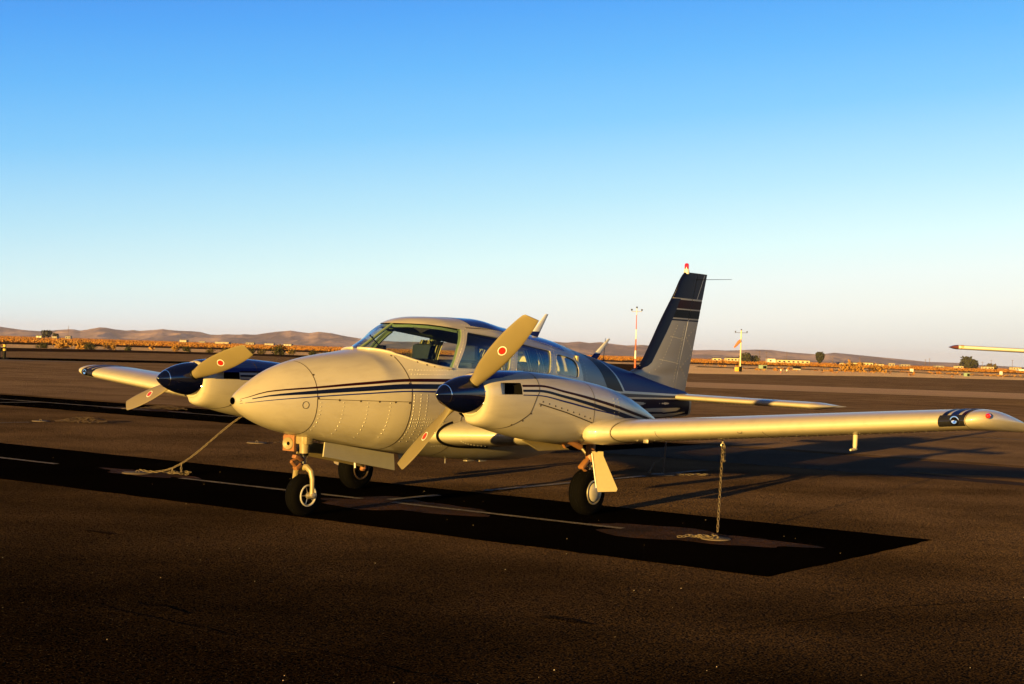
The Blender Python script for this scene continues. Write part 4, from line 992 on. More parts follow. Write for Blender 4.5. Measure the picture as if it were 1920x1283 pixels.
fin_o=fin_part('fin',LEz,lambda z:HGz(z)-.006,1.06,2.515,plane,M['finshade'])
rud=fin_part('rudder',lambda z:HGz(z)+.006,TEz,1.02,2.515,plane,M['finshade'])
hg=MB(); hg.tube([(-HGz(z),0,z) for z in (1.12,1.5,1.94)],.026,8); hg.build('hinge_fairing',M['white'],rud)
EDz=lambda z: np.interp(z,[1.345,1.38,1.421,1.578,1.802,1.98,2.176,2.6],[6.12,6.26,6.335,6.470,6.660,6.798,6.940,7.25])
def fin_paint(name,a0,a1,z0,z1,m,off=.002,na=14,nz=10):
    for lo,hi,par in ((None,HGz,fin_o),(HGz,None,rud)):
        for s in (1,-1):
            rows=[]
            for z in np.linspace(z0,z1,nz):
                x0,x1=float(a0(z)),float(a1(z)); 
                if hi is not None: x1=min(x1,HGz(z)-.006)
                if lo is not None: x0=max(x0,HGz(z)+.006)
                if x1<=x0+1e-4: continue
                A=x0+(x1-x0)*np.linspace(0,1,na)**1.5; rows.append([(-a-(0),s*(float(h)+off),z) for a,h in zip(A,finhalf(A,z))])
            if len(rows)<2: continue
            mb=MB(); mb.grid(np.array(rows)); mb.build(name,m,par,True,180)
LEo=lambda z: LEz(z)-.0
lec=MB(); lec.tube([(-float(LEz(z))-.001,0,z) for z in np.linspace(1.34,2.512,40)],.0075,8); lec.build('fin_edge_cap',M['navy'],fin_o)
fin_paint('fin_edge_paint',LEo,EDz,1.335,2.19,M['navy'],nz=40)
fin_paint('fin_tip_paint',LEo,TEz,2.199,2.513,M['navy'],nz=20)
fin_paint('fin_stripe',EDz,TEz,2.074,2.178,M['maroon']); fin_paint('fin_stripe',EDz,TEz,1.962,2.058,M['black']); fin_paint('fin_stripe',EDz,TEz,1.926,1.944,M['navy'])
fin_paint('fin_keyline',lambda z:HGz(z)+.10+(z-2.2)*.25,lambda z:HGz(z)+.115+(z-2.2)*.25,2.199,2.50,M['silver'],off=.0035)
for z in (1.45,1.75): 
    rv=MB()
    for a in np.arange(float(LEz(z))+.30,HGz(z)-.03,.024):
        for s in (1,-1): rivet((-a,s*float(finhalf(a,z-.1*(a-6.6))),z-.1*(a-6.6)),(0,s,0),.004,.002,mb=rv)
    rv.build('rivets',M['rivet'],fin_o,True,60,kind='stuff')
rv=MB()
for z in np.arange(1.2,1.9,.035):
    for a in (HGz(z)-.06,float(LEz(z))+.36): 
        for s in (1,-1): rivet((-a,s*float(finhalf(a,z)),z),(0,s,0),.004,.002,mb=rv)
    t=(z-1.2)/.7; a=HGz(z)+.05+.24*abs(2*((t*2)%1)-1)
    for s in (1,-1): rivet((-a,s*float(finhalf(a,z)),z),(0,s,0),.004,.002,mb=rv)
rv.build('rivets',M['rivet'],rud,True,60,kind='stuff')
bc=MB(); bc.lathe([(0,.034),(.05,.032),(.05,.026),(.062,.028)],(-7.115,0,2.495),(0,0,1),18); bb=bc.build('beacon_base',M['white'],fin_o)
bc=MB(); bc.lathe([(0,.027),(.045,.027),(.062,.022),(.068,.008)],(-7.115,0,2.557),(0,0,1),18); bc.build('beacon',M['redglass'],fin_o)
wk=MB()
for s in (1,-1): wk.tube([(-7.28,s*.01,2.435),(-7.68,s*.30,2.46)],[.004,.0025],5)
wk.build('whisker_antenna',M['black'],fin_o)
def stab(sd):
    ys=np.concatenate([np.linspace(.0,1.78,14),np.linspace(1.80,1.93,8)]); q=np.linspace(0,1,40,endpoint=False); rows=[]
    for y in ys:
        le=float(np.interp(y,[0,1.80,1.88,1.93],[6.80,6.81,6.93,7.16])); te=float(np.interp(y,[0,1.85,1.93],[7.60,7.60,7.55])); c=te-le; t=.082*float(np.interp(y,[0,1.8,1.93],[1,1,.25]))
        x=.5*(1+np.cos(2*np.pi*q)); yt=5*(.2969*np.sqrt(np.maximum(x,0))-.1260*x-.3516*x**2+.2843*x**3-.1036*x**4)*t*np.where(q<=.5,1,-1); rows.append([(-(le+xx*c),sd*y,1.018-.012*y-.01*xx+zz) for xx,zz in zip(x,yt)])
    mb=MB(); mb.grid(np.array(rows),closed=True); n=len(q); mb.f.append(tuple((len(ys)-1)*n+j for j in range(n))); mb.m.append(0)
    o=mb.build('stabilator',M['paint'],plane,True,50)
    rv=MB()
    for y in np.arange(.25,1.75,.05):
        for a,z in ((6.98,.975),(7.25,.982)): rivet((-a,sd*y,z-.012*y),(0,0,-1),.0034,.0016,mb=rv)
    rv.build('rivets',M['rivet'],o,True,60,kind='stuff')
for s in (1,-1): stab(s)
ts=MB(); ts.tube([(-6.72,0,.80),(-6.80,0,.72),(-6.88,0,.78)],.012,6); ts.build('tail_ring',M['metal'],fuselage)
# ------------------------------------------------------------------ antennas
def blade_antenna(base,tip,c0,c1,name='blade_antenna',split=.3,mats=('blue','white')):
    b=Vector(base);t=Vector(tip); 
    def seg(q0,q1,m,par):
        rows=[]
        for q in np.linspace(q0,q1,6):
            p=b+(t-b)*q; c=c0+(c1-c0)*q; rows.append([(p.x+c*.5*math.cos(u),p.y+.085*c*math.sin(u)+0,p.z) for u in np.linspace(0,2*math.pi,16,endpoint=False)])
        mb=MB(); mb.grid(np.array(rows),closed=True); mb.f+= [tuple(range(15,-1,-1)),tuple(5*16+j for j in range(16))]; mb.m+=[0,0]; return mb.build(name if par is plane else 'antenna_tip',M[m],par)
    o=seg(0,split,mats[0],plane); seg(split,1,mats[1],o)
blade_antenna((-4.07,0,1.63),(-4.32,0,1.900),.17,.055); blade_antenna((-5.19,0,1.43),(-5.50,0,1.672),.16,.05)
wa=MB(); wa.tube([(-5.40,0,1.39),(-5.43,0,1.675)],[.005,.003],5); wa.build('whip_antenna',M['black'],fuselage)
blade_antenna((-2.02,.06,.505),(-2.06,.06,.415),.075,.05,mats=('paint','paint'))
db=MB(); db.tube([(-2.62,.10,.445),(-2.62,.10,.40)],.006,6); db.build('drain_tube',M['metal'],fuselage)
for x_,z_ in ((-2.95,.415),(-3.15,.405)):
    db=MB(); db.box((x_,.12,z_),(.11,.05,.012),bev=.004); db.build('belly_vent',M['metal'],fuselage)

# ------------------------------------------------------------------ landing gear
def wheel(root,c,axis_y,R_,w,hubside,hub):
    mb=MB(); ty=[(-w*.5,R_*.50),(-w*.52,R_*.62),(-w*.52,R_*.78),(-w*.44,R_*.92),(-w*.28,R_*.985),(0,R_),(w*.28,R_*.985),(w*.44,R_*.92),(w*.52,R_*.78),(w*.52,R_*.62),(w*.5,R_*.50)]
    mb.lathe(ty,c,(0,1,0),40); t=mb.build('tyre',M['rubber'],root,True,50)
    gr=MB()
    for q in (-.2,-.07,.07,.2): gr.lathe([(q*w-.003,R_*.97),(q*w-.003,R_*.997+.0015*(1-abs(q))),(q*w+.003,R_*.997+.0015*(1-abs(q))),(q*w+.003,R_*.97)],c,(0,1,0),40)
    gr.build('tyre_tread',M['hole'],root,kind='stuff')
    c=Vector(c)
    if hub=='cap':
        mb=MB(); s=hubside; mb.lathe([(0,.086),(.010,.086),(.018,.076),(.026,.045),(.028,.01)] ,c+Vector((0,s*w*.47,0)),(0,s,0),32); mb.build('hub_cap',M['paint'],root)
    for s in (1,-1):
        mb=MB(); mb.lathe([(0,R_*.54),(.014,R_*.53),(.016,R_*.49),(.006,R_*.44),(-.02,R_*.36),(-.025,R_*.14)],c+Vector((0,s*w*.46,0)),(0,s,0),32); rim=mb.build('rim',M['silver'] if hub!='cap' else (M['metal'] if s==hubside else M['loose']),root)
        if hub!='cap':
            sp=MB(); sp.lathe([(-.02,R_*.17),(.02,R_*.16),(.026,R_*.12)],c+Vector((0,s*w*.46,0)),(0,s,0),16)
            for k in range(5):
                a=2*math.pi*k/5; d=Vector((math.cos(a),0,math.sin(a))); sp.tube([c+Vector((0,s*(w*.46-.004),0))+d*R_*.12,c+Vector((0,s*(w*.46-.004),0))+d*R_*.42],.012,6)
            sp.build('wheel_spokes',M['metal'],root)
def nose_gear():
    g=empty('nose_gear'); g.parent=plane
    wheel(g,(-.845,0,.186),0,.180,.118,1,'rim')
    mb=MB(); mb.lathe([(0,.030),(.02,.048),(.10,.046),(.13,.042),(.17,.042)],(-.84,0,.72),(0,0,-1),18); mb.box((-.84,.0,.665),(.085,.135,.075),bev=.012); mb.build('trunnion',M['yellowgrey'],g)
    mb=MB(); mb.tube([(-.84,0,.60),(-.84,0,.53)],.038,14); mb.build('strut_collar',M['black'],g)
    mb=MB(); mb.tube([(-.84,0,.55),(-.842,0,.42)],.026,14); mb.build('strut_piston',M['chrome'],g)
    mb=MB(); mb.tube([(-.80,0,.52),(-.69,0.0,.485),(-.72,0,.47)],.014,8); mb.box((-.76,0,.51),(.09,.05,.03),Matrix.Rotation(-.4,3,'Y'),bev=.006); mb.tube([(-.69,0,.482),(-.74,0,.44),(-.80,0,.415)],.016,8); mb.box((-.765,0,.435),(.07,.05,.035),Matrix.Rotation(.5,3,'Y'),bev=.008); mb.build('torque_link',M['bronze'],g)
    for s in (1,-1):
        mb=MB(); mb.tube([(-.83,0,.425),(-.835,s*.05,.43),(-.84,s*.092,.395),(-.843,s*.108,.33),(-.845,s*.108,.25),(-.845,s*.105,.19)],[.030,.029,.026,.022,.020,.022],10); mb.build('fork_arm',M['yellowgrey'],g)
    mb=MB(); mb.tube([(-.845,-.13,.19),(-.845,.13,.19)],.022,12); mb.lathe([(0,.02),(.03,.028),(.035,.01)],(-.845,.11,.19),(0,1,0),12); mb.build('axle',M['metal'],g)
    mb=MB(); mb.plate([(-.93,.155,.652),(-1.81,.165,.520),(-1.80,.19,.375),(-.885,.185,.530)],.012); mb.build('gear_door',M['yellowgrey'] if False else mat('grey_green_door',(.30,.27,.17),.45,noise=.12,nscale=12),g)
    mb=MB(); mb.plate([(-.93,-.155,.652),(-1.81,-.165,.520),(-1.80,-.19,.375),(-.93,-.185,.530)],.012); mb.build('gear_door',M['yellowgrey'],g)
    mb=MB(); mb.tube([(-1.30,.17,.47),(-1.30,.175,.415)],.008,6); mb.build('door_rod',M['white'],g)
    mb=MB(); mb.box((-.79,-.135,.628),(.02,.135,.13)); mb.box((-.82,-.20,.628),(.08,.012,.13)); mb.box((-.82,-.13,.697),(.08,.135,.012)); mb.build('taxi_light_bracket',M['bronze'],g)
    mb=MB(); mb.lathe([(-.03,.02),(.0,.045),(.02,.054),(.026,.048),(.014,.020),(.010,.006)],(-.785,-.135,.628),(1,.25,0),24); mb.build('taxi_light',M['yellowgrey'],g)
    mb=MB(); mb.lathe([(0,.018),(.004,.012)],(-.7735,-.1325,.628),(1,.25,0),16); mb.build('taxi_bulb',M['hole'],g)
nose_gear()
def main_gear(s):
    g=empty('main_gear'); g.parent=plane; x=-3.04; y=s*1.475
    wheel(g,(x,y,.219),0,.213,.155,s,'cap')
    yl=s*1.50
    mb=MB(); mb.tube([(x,yl,.86),(x,yl,.50)],.045,14); mb.build('leg',M['bronze'],g)
    mb=MB(); mb.tube([(x,yl,.50),(x,yl,.40)],.028,12); mb.build('strut_piston',M['chrome'],g)
    mb=MB(); mb.tube([(x,yl,.42),(x+.01,s*1.47,.40),(x+.02,s*1.375,.34),(x,s*1.365,.22)],[.036,.04,.034,.03],10); mb.tube([(x,s*1.36,.22),(x,s*1.54,.22)],.022,10); mb.build('axle_fork',M['bronze'],g)
    mb=MB(); mb.tube([(x+.03,yl,.53),(x+.14,yl,.455),(x+.04,yl,.40)],.018,8); mb.box((x+.10,yl,.48),(.12,.06,.03),Matrix.Rotation(.6,3,'Y'),bev=.008); mb.build('torque_link',M['bronze'],g)
    mb=MB(); mb.tube([(x-.02,yl,.52),(x-.04,yl-s*.35,.80)],.016,8); mb.build('side_brace',M['metal'],g)
    mb=MB(); mb.plate([(-2.965,s*1.565,.60),(-3.05,s*1.637,.60),(-3.05,s*1.640,.560),(-3.05,s*1.806,.270),(-3.05,s*1.795,.246),(-2.975,s*1.640,.233),(-2.972,s*1.618,.32)],.012); d=mb.build('gear_door',M['yellowgrey'],g)
    mb=MB(); mb.tube([(-2.955,s*1.575,.585),(-2.963,s*1.632,.27)],.006,6); mb.build('door_edge',M['white'],g)
    mb=MB(); mb.tube([(-3.02,s*1.60,.45),(x,s*1.52,.46)],.010,6); mb.build('door_rod',M['metal'],g)
for s in (1,-1): main_gear(s)

# ------------------------------------------------------------------ tie down chains and anchors
def W(a,y,z): return plane.matrix_basis@Vector((-a,y,z))
bpy.context.view_layer.update()
def chain(name,pts,label,pitch=.036,wire=.0040,group='tie-down chains of the parked airplane',sag=0.,mb=None,seed=1,**k):
    pts=[Vector(p) for p in pts]; L=[0.]
    for i in range(1,len(pts)): L.append(L[-1]+(pts[i]-pts[i-1]).length)
    n=int(L[-1]/pitch); own=mb is None; mb=mb or MB(); rr=random.Random(seed)
    def at(d):
        d=min(max(d,0),L[-1])
        for i in range(1,len(L)):
            if d<=L[i]+1e-9:
                t=(d-L[i-1])/max(L[i]-L[i-1],1e-9); return pts[i-1].lerp(pts[i],t)
        return pts[-1]
    for i in range(n):
        p=at((i+.5)*pitch); t=(at((i+1)*pitch)-at(i*pitch)).normalized(); up=Vector((0,0,1)) if abs(t.z)<.95 else Vector((1,0,0))
        b=t.cross(up).normalized(); q=b.cross(t).normalized(); ang=(math.pi/2)*(i%2)+math.radians(35)+rr.uniform(-.15,.15); w=b*math.cos(ang)+q*math.sin(ang)
        hl,hw=pitch*.5+wire*.6,pitch*.34; ring=[]
        for j in range(12):
            a=2*math.pi*j/12; cx=math.cos(a); sx=math.sin(a); ring.append(p+t*(math.copysign(abs(cx)**.75,cx)*hl)+w*(math.copysign(abs(sx)**.75,sx)*hw*.80))
        ring.append(ring[0]); ring.append(ring[1]); mb.tube(ring[:13],wire,5,caps=False)
    if own: return mb.build(name,M['chain'],None,True,180,label=label,cat='chain',group=group,**k)
    return mb
def heap(mb,c,length,dirv,seed,spread=.05,lift=0.):
    rr=random.Random(seed); p=Vector((c[0],c[1],.026)); d=Vector((dirv[0],dirv[1],0)).normalized(); pts=[p.copy()]; s=Vector((-d.y,d.x,0)); k=int(length/.05)
    for i in range(k):
        p=p+d*.05+s*rr.uniform(-spread,spread); pts.append(Vector((p.x,p.y,lift+.022+rr.random()*.02)))
    chain('',pts,None,mb=mb,seed=seed)
def anchor(c,r,label):
    mb=MB(); mb.lathe([(0,r),(.008,r),(.012,r*.94)],(c[0],c[1],.008),(0,0,1),28)
    o=mb.build('concrete_anchor',M['concrete'],None,True,40,label=label,cat='tie-down anchor',group='tie-down anchors set in the apron')
    rg=MB(); rg.tube([(c[0]+.018*math.cos(t),c[1],.026+.016*math.sin(t)) for t in np.linspace(0,6.283,15)],.005,6,caps=False); rg.build('anchor_ring',M['chain'],o)
def pw(p): return (plane.location.x,plane.location.y)
Aw=(1.72,12.22); Bw=(-4.10,16.52); Cw=(1.95,18.70)
anchor(Aw,.125,'concrete anchor disc under the near wing, on the worn patch'); anchor(Bw,.17,'concrete anchor disc left of the nose under the slanting chain'); anchor(Cw,.15,'concrete anchor disc behind the main wheel, under the tail')
pA=wing(2.97,.715); mb=MB(); tA=W(pA[0],2.97,pA[2]-.06)
chain('',[tA,Vector((Aw[0]+.015,Aw[1]+.01,.05))],None,mb=mb,seed=3); chain('',[tA+Vector((.012,0,.01)),tA+Vector((.02,.01,-.16))],None,mb=mb,seed=5)
heap(mb,(Aw[0]-.02,Aw[1]-.03),.34,(-1,-.05),4,.035); heap(mb,(Aw[0]-.03,Aw[1]-.06),.25,(-1,.1),14,.05); heap(mb,(Aw[0]+.02,Aw[1]-.02),.12,(-.5,1),24,.04)
mb.build('tie_down_chain',M['chain'],None,True,180,label='taut steel chain hanging from the near wing down to its concrete anchor',cat='chain',group='tie-down chains of the parked airplane')
tB=W(pA[0],-2.97,pA[2]-.06); mb=MB(); b0=Vector((Bw[0]+.02,Bw[1],.05)); ps=[]
for t in np.linspace(0,1,14):
    q=b0.lerp(tB,t); q.z-=.24*math.sin(math.pi*t)*(1-t)*1.3*(1 if t>0 else 0); q.z=max(q.z,.03); ps.append(q)
chain('',ps,None,mb=mb,seed=6); k=ps[4]
chain('',[k,Vector((k.x-.02,k.y,.03))],None,mb=mb,seed=7); k=ps[5]; chain('',[k,Vector((k.x,k.y,.03)),Vector((k.x-.10,k.y-.05,.03))],None,mb=mb,seed=8)
heap(mb,(Bw[0]+.35,Bw[1]-.06),.30,(1,.0),9,.05); heap(mb,(Bw[0]+.1,Bw[1]-.02),.5,(1,.1),10,.05)
mb.build('tie_down_chain',M['chain'],None,True,180,label='steel chain slanting up behind the nose to the far wing',cat='chain',group='tie-down chains of the parked airplane')
tC=W(6.80,0,.72); mb=MB(); chain('',[tC,Vector((Cw[0],Cw[1],.05))],None,mb=mb,seed=12); 
heap(mb,(Cw[0]+.02,Cw[1]-.02),.55,(1,.15),13,.05); heap(mb,(Cw[0]+.05,Cw[1]),.3,(1,-.1),15,.05); chain('',[Vector((Cw[0]-.12,Cw[1]-.02,.16)),Vector((Cw[0]-.18,Cw[1],.03))],None,mb=mb,seed=16); chain('',[Vector((Cw[0]+.0,Cw[1]-.0,.22)),Vector((Cw[0]-.12,Cw[1]-.02,.16))],None,mb=mb,seed=17)
mb.build('tie_down_chain',M['chain'],None,True,180,label='steel chain running from the tail down to the ground behind the main wheel',cat='chain',group='tie-down chains of the parked airplane')
# slack chains left on empty anchors
for c,l,dv,lb,sd_ in (((-7.94,26.1),1.0,(1,.05),'loose dark chain heap on bare asphalt at the left edge',31),((-3.5,22.25),.9,(1,0),'loose dark chain heap on the asphalt left of the nose wheel',33),((-7.9,31.9),1.1,(1,.05),'loose chain heap on rust worn sealer under the far propeller',35)):
    mb=MB()
    for q in range(6): heap(mb,(c[0]+.06*q,c[1]+.05*(q%3-1)),l*(.95-.1*q),dv,sd_+q,.05,.012*q)
    mb.build('loose_chain',M['loose'],None,True,180,label=lb,cat='chain',group='loose chains on empty anchors')
    anchor((c[0]-.25,c[1]-.05),.15,{31:'concrete anchor disc on bare asphalt at the left edge',33:'concrete anchor disc on the asphalt left of the nose wheel',35:'concrete anchor disc on rust worn sealer under the far propeller'}[sd_])
# ------------------------------------------------------------------ things around the airfield
M['orange']=mat('orange_band',(.36,.07,.02),.6,noise=.1); M['stucco']=mat('cream_stucco',(.42,.34,.21),.85,noise=.08,nscale=1.5); M['roofm']=mat('dark_roof',(.06,.045,.04),.8)
M['roofred']=mat('red_roof',(.22,.07,.04),.8); M['pane']=mat('window_glass',(.02,.025,.03),.15); M['wood']=mat('pole_timber',(.10,.06,.035),.9); M['green']=mat('faded_green_paint',(.16,.22,.15),.6,noise=.15); M['bark']=mat('bark',(.10,.07,.045),.95)
M['lampgrey']=mat('grey_lamp_housing',(.06,.055,.05),.5); M['sockcloth']=mat('orange_windsock_cloth',(.42,.11,.04),.8)
def mast():
    t=empty('light_mast',(15.2,183,0),label='tall red and white banded light mast beyond the apron',cat='light mast')
    z0=0; hs=[.0,1.15,2.15,3.55,4.75,6.55]; 
    for i in range(5):
        mb=MB(); r0=.135-.018*i; mb.tube([(0,0,hs[i]),(0,0,hs[i+1])],[r0,r0-.018],12); mb.build('mast_band',M['orange'] if i%2==0 else M['white'],t)
    mb=MB(); mb.tube([(0,0,6.55),(0,0,7.45)],.05,8); mb.tube([(-.62,0,6.95),(.62,0,6.95)],.035,6); mb.build('crossarm',M['silver'],t)
    for x in (-.62,0,.62):
        mb=MB(); mb.lathe([(-.02,.04),(.05,.09),(.18,.12),(.20,.08)],(x,0,7.05 if x else 7.35),(0,-.55,.6),12); mb.build('floodlight',M['lampgrey'],t)
mast()
def windsock():
    t=empty('windsock',(27.8,181,0),label='limp orange windsock on a pale pole beyond the apron',cat='windsock')
    mb=MB(); mb.tube([(0,0,.0),(0,0,5.0)],[.10,.07],10); mb.build('pole',M['yellow'] if False else mat('pale_yellow_pole',(.50,.42,.22),.5),t)
    mb=MB(); pts=[Vector((-.05,0,3.75)),Vector((-.26,0,3.58)),Vector((-.52,0,3.25)),Vector((-.80,0,2.90))]; mb.tube(pts,[.20,.19,.15,.09],14,caps=False); mb.build('sock',M['sockcloth'],t)
    mb=MB(); mb.tube([(-.05,.20*math.cos(a),3.75+.20*math.sin(a)) for a in np.linspace(0,6.283,17)],.02,5,caps=False); mb.build('sock_hoop',M['silver'],t)
    mb=MB(); mb.tube([(-.75,0,4.72),(.75,0,4.72)],.03,6); 
    for x in (-.7,0,.7): mb.lathe([(0,.03),(.10,.07),(.2,.08),(.22,.03)],(x,0,4.72 if x else 4.95),(0,-.3,1),10)
    mb.build('lamp_bar',M['lampgrey'],t)
    mb=MB(); mb.box((-.42,.0,.28),(.5,.4,.55),bev=.04); mb.build('control_box',M['yellow'],t)
    mb=MB(); mb.box((.02,-.05,.32),(.36,.36,.62),bev=.03); mb.build('pole_base',M['black'],t)
windsock()
def foliage_mat(nm,c):
    m=mat(nm,c,.9,spec=.1,noise=.35,nscale=.8); return m
LEAF=[foliage_mat('green_foliage',(.030,.030,.010)),foliage_mat('olive_foliage',(.06,.045,.014)),foliage_mat('golden_brush_foliage',(.24,.125,.03))]
def tree(name,x,y,h,w,label,cat='tree',m=0,trunk=.12,nl=900,seed=1,group=None,leaf=.09):
    rr=random.Random(seed); t=empty(name,(x,y,-.05),label=label,cat=cat,group=group)
    mb=MB(); mb.tube([(0,0,0),(.02*h,0,h*.18),(.0,0,h*.42)],[h*.035,h*.028,h*.018],8)
    for k in range(6):
        a=k*1.05+rr.random(); mb.tube([(0,0,h*(.14+.03*k)),(w*.2*math.cos(a),w*.2*math.sin(a),h*(.34+.04*k)),(w*.36*math.cos(a),w*.36*math.sin(a),h*(.5+.05*k))],[h*.018,h*.011,h*.005],6)
    mb.build('trunk',M['bark'],t)
    V=[];F=[]
    lobes=[(Vector((rr.uniform(-.30,.30)*w,rr.uniform(-.30,.30)*w,h*rr.uniform(.24,.76))),rr.uniform(.17,.27)*w) for _ in range(13)]
    for i in range(nl):
        c,r=lobes[rr.randrange(len(lobes))]; d=Vector((rr.gauss(0,1),rr.gauss(0,1),rr.gauss(0,.85))).normalized(); p=c+d*r*(.55+.55*rr.random()**.6)
        if p.z<h*.06: p.z=h*.06+rr.random()*h*.1
        n=(d+Vector((rr.gauss(0,.5),rr.gauss(0,.5),rr.gauss(0,.5)))).normalized(); b=n.orthogonal().normalized(); q=n.cross(b); s=leaf*w*(.6+.8*rr.random()); k=len(V)
        a=rr.random()*6.28; u=b*math.cos(a)+q*math.sin(a); v=n.cross(u); V+=[p-u*s-v*s*.4,p+u*s*.2-v*s*.6,p+u*s+v*s*.2,p-u*s*.1+v*s*.6]; F.append((k,k+1,k+2,k+3))
    mesh_obj('crown',V,F,LEAF[m],t,None,False,recalc=False)
tree('round_tree',186.2,900,8.2,7.6,'large round green tree standing beside the long white building',seed=2,nl=1800,leaf=.06)
tree('dark_tree',-375,1200,6.8,9,'dark tree on the left desert skyline, larger of two',seed=3,nl=700)
tree('dark_tree',-368,1200,4.8,6,'smaller dark tree just right of the larger skyline tree',seed=4,nl=500)
tree('dark_tree',338,1100,8.2,13,'spreading dark tree among far houses on the right',seed=5,nl=900)
tree('dark_tree',141,900,5.5,8,'dark tree right of the windsock pole',seed=6,nl=600); tree('dark_tree',148,905,4.6,6,'low dark tree between windsock and long white building',seed=7,nl=500)
tree('dark_tree',352,1095,3.6,9,'low reddish tree mass right of the spreading dark tree',seed=8,nl=500,m=1)
# single bushes on the pale dirt
bush=[(-59.0,196,1.0,2.6,2),(-56.6,196,.95,2.2,2),(-60.5,192,.6,1.6,0),(-54.6,193,.85,1.7,0),(-52.9,196,.95,1.9,2),(-50.3,196,.45,1.2,0),(-45.8,203,.9,1.6,2),(-44.3,203,.8,1.4,0),(-41.6,205,.6,1.2,1),(-39.6,207,.6,1.6,1),(-36.3,208,.95,1.4,0),(-35.0,209,.75,1.4,1),(-32.9,210,1.25,2.4,0),(-31.0,210,.85,1.2,1),(-28.0,211,.7,1.6,0),(-25.6,211,.6,1.6,1),(-17.0,212,.8,1.8,0),(-14.4,212,.8,1.6,1)]
lb=['golden bush on pale dirt at far left, largest of the row','golden bush touching the largest one on its right side','low dark bush at the left end of the bush row','dark rounded bush between two golden bushes','golden bush right of the dark rounded bush','tiny dark bush alone on the pale dirt','golden bush directly above the far wing tip','dark bush just right of the golden one above the far wing','olive bush above the middle of the far wing','wide olive bush above the far spinner','tall narrow dark bush above the far spinner','small olive bush right of the tall narrow one','biggest dark bush of the row above the far propeller','olive bush at the right side of the biggest dark bush','dark low bush left of the far upper blade','olive low bush left of the far upper blade','dark bush right of the far upper blade tip','olive bush farthest right before the nose']
for (x,y,h,w,m),l in zip(bush,lb): tree('desert_bush',x,y,h*1.1,w,l,'bush',m,seed=int(abs(x*7)),nl=420,group='bushes along the apron edge',leaf=.055)
for x,y,h,w,l in ((60,262,1.3,4.6,'golden bush on the dirt right of the round tree'),(66,268,1.0,3.4,'smaller golden bush behind the golden bush on the dirt')):
    tree('desert_bush',x,y,h,w,l,'bush',2,seed=int(x),nl=450,group='bushes along the apron edge',leaf=.05)
# houses
def house(x,y,wd,dp,h,rz,label,roof='gable',wm='stucco',rm='roofm',wins=4,rh=.9,group='far houses on the plain'):
    t=empty('house',(x,y,-.1),rz,label=label,cat='house',group=group)
    mb=MB(); mb.box((0,0,h/2),(wd,dp,h)); w=mb.build('wall',M[wm],t,False)
    if roof=='gable':
        mb=MB(); e=.3; V=[(-wd/2-e,-dp/2-e,h+.02),(wd/2+e,-dp/2-e,h+.02),(wd/2+e,0,h+rh),(-wd/2-e,0,h+rh),(-wd/2-e,dp/2+e,h+.02),(wd/2+e,dp/2+e,h+.02)]; mb.add(V,[(0,1,2,3),(3,2,5,4),(0,3,4),(1,5,2),(0,4,5,1)]); mb.build('roof',M[rm],t,False)
    else:
        mb=MB(); mb.box((0,0,h+.1),(wd+.4,dp+.4,.2)); mb.build('roof',M[rm],t,False)
    for i in range(wins):
        xx=-wd/2+wd*(i+.5)/wins; mb=MB(); mb.box((xx,-dp/2-.02,h*.55),(min(1.3,wd/wins*.5),.06,h*.38)); mb.build('window' if i!=1 else 'door',M['pane'],t,False)
house(169.5,900,19.5,9,2.1,0,'long low white building left of the round tree',wins=7,rh=.5)
house(158.5,905,7,7,2.4,0,'white shed at the left end of the long low building',roof='flat',wm='white',rm='stucco',wins=2)
house(133.5,900,8.5,7,2.2,.1,'cream arched house left of the windsock pole',wins=4,rh=.7)
house(124.5,905,5,5,1.8,0,'small cream house left of the arched house',wins=2,rh=.4)
for x,y,w,h,l,rf in ((-383,1210,6,2.6,'tiny white house left of the two skyline trees','gable'),(-366,1195,5,2.2,'white shed in front of the skyline trees','flat'),(-357,1200,5,3.0,'white house right of the two skyline trees','gable'),
  (-252,1300,16,2.2,'long white farm building on the left plain','flat'),(-228,1300,9,2.6,'white gabled house right of the long farm building','gable'),(-211,1300,10,2.2,'flat white shed farther right on the left plain','flat'),(-195,1300,9,2.4,'rightmost white house of the left plain','gable'),(-330,1500,9,3.4,'white house high below the left hills','gable'),(-322,1550,8,2.5,'small white house just right of the one below the hills','gable'),
  (205,930,5,1.7,'low cream house right of the round tree','gable'),(229,1000,9,2.2,'cream house in the middle of the right plain','gable'),(238.5,1000,9,2.6,'tall cream house beside a red gabled one','gable'),(246,1000,7,1.9,'low white house with pale gable end','gable'),(255,1000,5,2.6,'white tower shaped shed alone on the right plain','flat'),
  (277,1050,8,2.0,'white low house under the two close power poles','flat'),(301,1050,7,1.8,'long white shed left of the spreading dark tree','flat'),(327,1090,6,2.4,'white house hidden left of the spreading dark tree','gable'),(345,1080,9,2.6,'white house just right of the spreading dark tree','gable'),(372,1100,8,2.8,'pinkish house at the far right with a pale roof','gable')):
    house(x,y,w*.8,6,h*.8,random.uniform(-.2,.2),l,rf,wm='shed' if x<0 or rf=='flat' else 'stucco',rm='roofm' if rf=='gable' and x>220 else 'shed',wins=2 if w<8 else 3,rh=.5)
